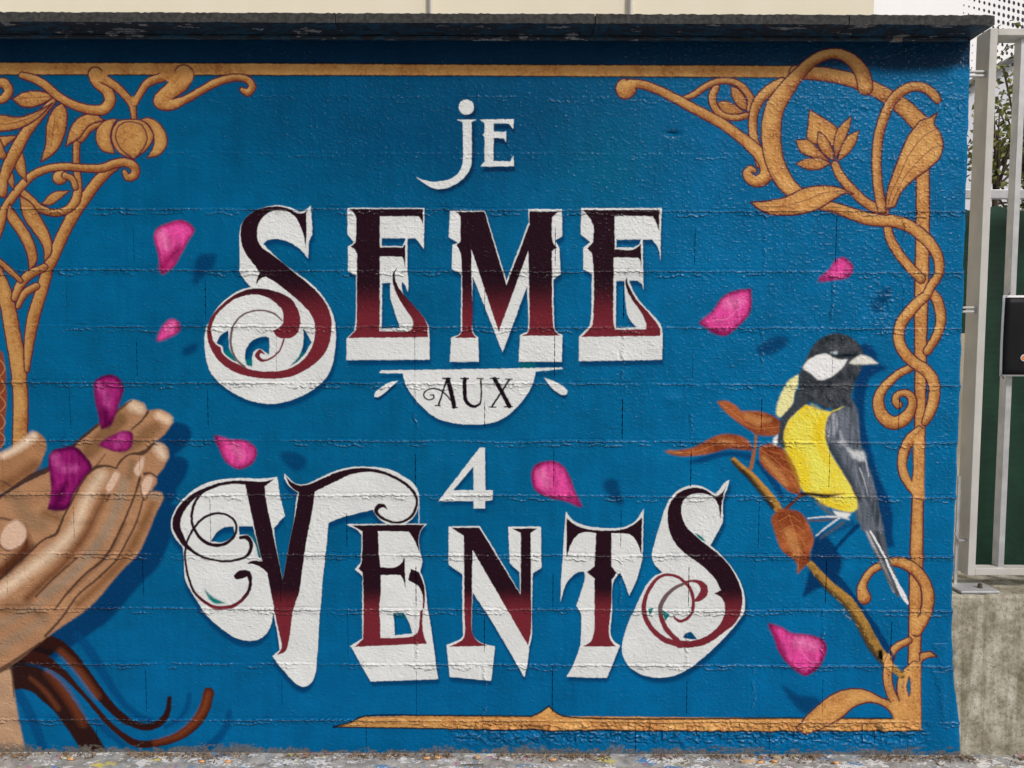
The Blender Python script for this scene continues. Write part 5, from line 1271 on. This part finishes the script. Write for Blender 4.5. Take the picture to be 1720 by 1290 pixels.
# ------------------------------------------------------------------ shrub behind the fence
m_leaf, N, L, b = new_mat('shrub_leaf')
oi = N.new('ShaderNodeTexCoord'); ln = N.new('ShaderNodeTexNoise'); ln.inputs['Scale'].default_value = 14; L.new(oi.outputs['Object'], ln.inputs['Vector'])
lc = N.new('ShaderNodeValToRGB'); lc.color_ramp.elements[0].position = .35; lc.color_ramp.elements[1].position = .65
lc.color_ramp.elements[0].color = (.05, .08, .02, 1); lc.color_ramp.elements[1].color = (.34, .33, .08, 1); L.new(ln.outputs['Fac'], lc.inputs[0]); L.new(lc.outputs[0], b.inputs['Base Color'])
b.inputs['Roughness'].default_value = .5
m_twig = pmat('twig_bark', (.07, .05, .035), (.12, .09, .06), 40, .9)
def shrub(u, v, Y, lab, n, seed, spread, hgt):
    r = random.Random(seed); c = at(u, v, Y)
    root = tag(empty('shrub', (c.x, Y, 0)), lab, 'shrub')
    tb = B(); tips = []
    tb.cyl((c.x, Y, 0), (c.x + .02, Y, c.z - hgt * .6), .022, .014, 8)
    for k in range(26):
        a = r.uniform(0, 6.28); q = Vector((c.x + math.cos(a) * spread * r.uniform(.2, 1), Y + math.sin(a) * spread * .6 * r.uniform(.2, 1), c.z + r.uniform(-hgt, hgt)))
        tb.cyl((c.x + .02, Y, c.z - hgt * .6 - .1 + .25 * r.random()), q, .008, .003, 5); tips.append(q)
    tb.build('trunk', m_twig, root)
    vs = []; fs = []
    for k in range(n):
        t = r.choice(tips); p = t + Vector((r.gauss(0, .06), r.gauss(0, .05), r.gauss(0, .07)))
        d = Vector((r.gauss(0, 1), r.gauss(0, 1), r.gauss(-.2, .7))).normalized(); s = d.cross(Vector((r.gauss(0, 1), r.gauss(0, 1), r.gauss(0, 1)))).normalized()
        L_ = r.uniform(.025, .05); W_ = L_ * .34; up = d.cross(s) * .006
        o = len(vs)
        for q in (p, p + d * L_ * .5 + s * W_ - up, p + d * L_, p + d * L_ * .5 - s * W_ - up, p + d * L_ * .5): vs.append(tuple(q - Vector((c.x, Y, 0))))
        fs += [(o, o + 1, o + 4), (o + 1, o + 2, o + 4), (o + 2, o + 3, o + 4), (o + 3, o, o + 4)]
    mesh_obj('crown', vs, fs, m_leaf, root)
shrub(1668, 265, 1.05, 'leafy yellow green shrub showing between the first fence bars', 420, 3, .16, .30)
shrub(1722, 200, 1.25, 'leafy shrub at the far right behind the second fence bar', 420, 8, .20, .40)

# ------------------------------------------------------------------ litter at the foot of the wall
m_butt = pmat('cork_filter_paper', (.72, .34, .12), (.80, .42, .18), 60, .8); m_ash = pmat('burnt_paper', (.55, .5, .45), (.2, .18, .16), 90, .9)
proto = None
spots = [(120, 1275, 3, 'first cigarette butt, lying alone near the left end'), (340, 1279, -8, 'cigarette butt under the curled strand tips'), (384, 1279, 10, 'paler cigarette butt right of the strand tips'),
         (718, 1273, 14, 'cigarette butt on the left of a close pair'), (736, 1272, -4, 'cigarette butt on the right of a close pair'), (930, 1276, 0, 'cigarette butt under the peak of the bottom bar'),
         (1278, 1280, 6, 'cigarette butt near the wood chips'), (1302, 1279, -20, 'cigarette butt at the right of the wood chips'), (1405, 1281, 8, 'cigarette butt nearest the concrete plinth')]
def gpt(u, v):
    d = rays(u, v); t = (0.010 - EYE) / d[2]; return Vector((float(d[0] * t), float(-DIST + d[1] * t), 0.010))
for i, (u, v, a, lb) in enumerate(spots):
    g = gpt(u, v)
    if i == 0:
        root = empty('cigarette_butt', g)
        bm_ = B().cyl(g + Vector((-.014, 0, 0)), g + Vector((.008, 0, 0)), .0040, .0042, 12); f_ = bm_.build('filter', m_butt, root, True)
        bm_ = B().cyl(g + Vector((.0082, 0, 0)), g + Vector((.014, 0, .001)), .0040, .0034, 12); t_ = bm_.build('stub', m_ash, root, True)
        proto = (root, f_, t_)
    else:
        root = proto[0].copy(); COL.objects.link(root)
        for ch in proto[1:]:
            c_ = ch.copy(); COL.objects.link(c_); c_.parent = root
    root.location = g; root.rotation_euler = (0, 0, math.radians(a)); root.scale = (1, 1, 1)
    tag(root, lb, 'cigarette butt', 'cigarette butts dropped along the foot of the wall')
m_chip = pmat('wood_chip', (.45, .30, .17), (.66, .48, .30), 50, .85)
def chip(u, v, L_, W_, a, lb, name='wood_chip'):
    g = gpt(u, v); r = random.Random(int(u)); bm = bmesh.new()
    k = 7; top = []; bot = []
    for q in range(k):
        an = q / k * 6.283; p = Vector((math.cos(an) * L_ * r.uniform(.6, 1), math.sin(an) * W_ * r.uniform(.6, 1), 0))
        top.append(bm.verts.new(p + Vector((0, 0, .004 + r.uniform(-.001, .002))))); bot.append(bm.verts.new(p * .8 - Vector((0, 0, .003))))
    bm.faces.new(top); bm.faces.new(bot[::-1])
    for q in range(k): bm.faces.new((top[q], bot[q], bot[(q + 1) % k], top[(q + 1) % k]))
    bmesh.ops.recalc_face_normals(bm, faces=bm.faces[:])
    me = bpy.data.meshes.new(name); bm.to_mesh(me); bm.free(); me.materials.append(m_chip)
    o = bpy.data.objects.new(name, me); COL.objects.link(o); o.location = g; o.rotation_euler = (0, .1, math.radians(a)); tag(o, lb, 'wood chip')
chip(1255, 1279, .045, .008, 14, 'long thin sliver of wood pointing right'); chip(1305, 1273, .020, .012, -8, 'blocky brown wood chip right of the sliver'); chip(802, 1272, .018, .010, 0, 'pale crumpled scrap at the foot of the rough patch', 'scrap')
m_dry = pmat('dry_litter', (.10, .06, .035), (.34, .22, .12), 70, .9)
r = random.Random(77); vs = []; fs = []
for k in range(2600):
    x = r.uniform(-2.2, 2.0)
    if math.sin(x * 9) + math.sin(x * 23 + 1) + r.uniform(-1, 1) < -.4: continue
    y = -.010 - abs(r.gauss(0, .020)); z = .006 + r.uniform(0, .008); a = r.uniform(0, 6.28); L_ = r.uniform(.003, .014); W_ = r.uniform(.001, .004); tl = r.uniform(-.5, .5)
    d = Vector((math.cos(a), math.sin(a), tl)).normalized() * L_; s = Vector((-math.sin(a), math.cos(a), r.uniform(-.6, .6))).normalized() * W_
    p = Vector((x, y, z)); o = len(vs)
    for q in (p - d, p + s, p + d, p - s, p + Vector((0, 0, .002))): vs.append(tuple(q))
    fs += [(o, o + 1, o + 4), (o + 1, o + 2, o + 4), (o + 2, o + 3, o + 4), (o + 3, o, o + 4)]
lt_ = mesh_obj('dry_litter', vs, fs, m_dry); tag(lt_, 'brown crumbs and dry leaf scraps along the foot of the wall', 'litter', kind='stuff')
g = gpt(795, 1284)
tw_ = B().cyl(g + Vector((-.045, 0, 0)), g + Vector((0, -.002, .001)), .0012, .0016, 6).cyl(g + Vector((0, -.002, .001)), g + Vector((.04, 0, 0)), .0016, .0010, 6)
t_ = tw_.build('twig', m_twig); tag(t_, 'thin dark twig lying on the pavement below the rough patch', 'twig')
print('blocks', nblk, 'elements', len(ELS))
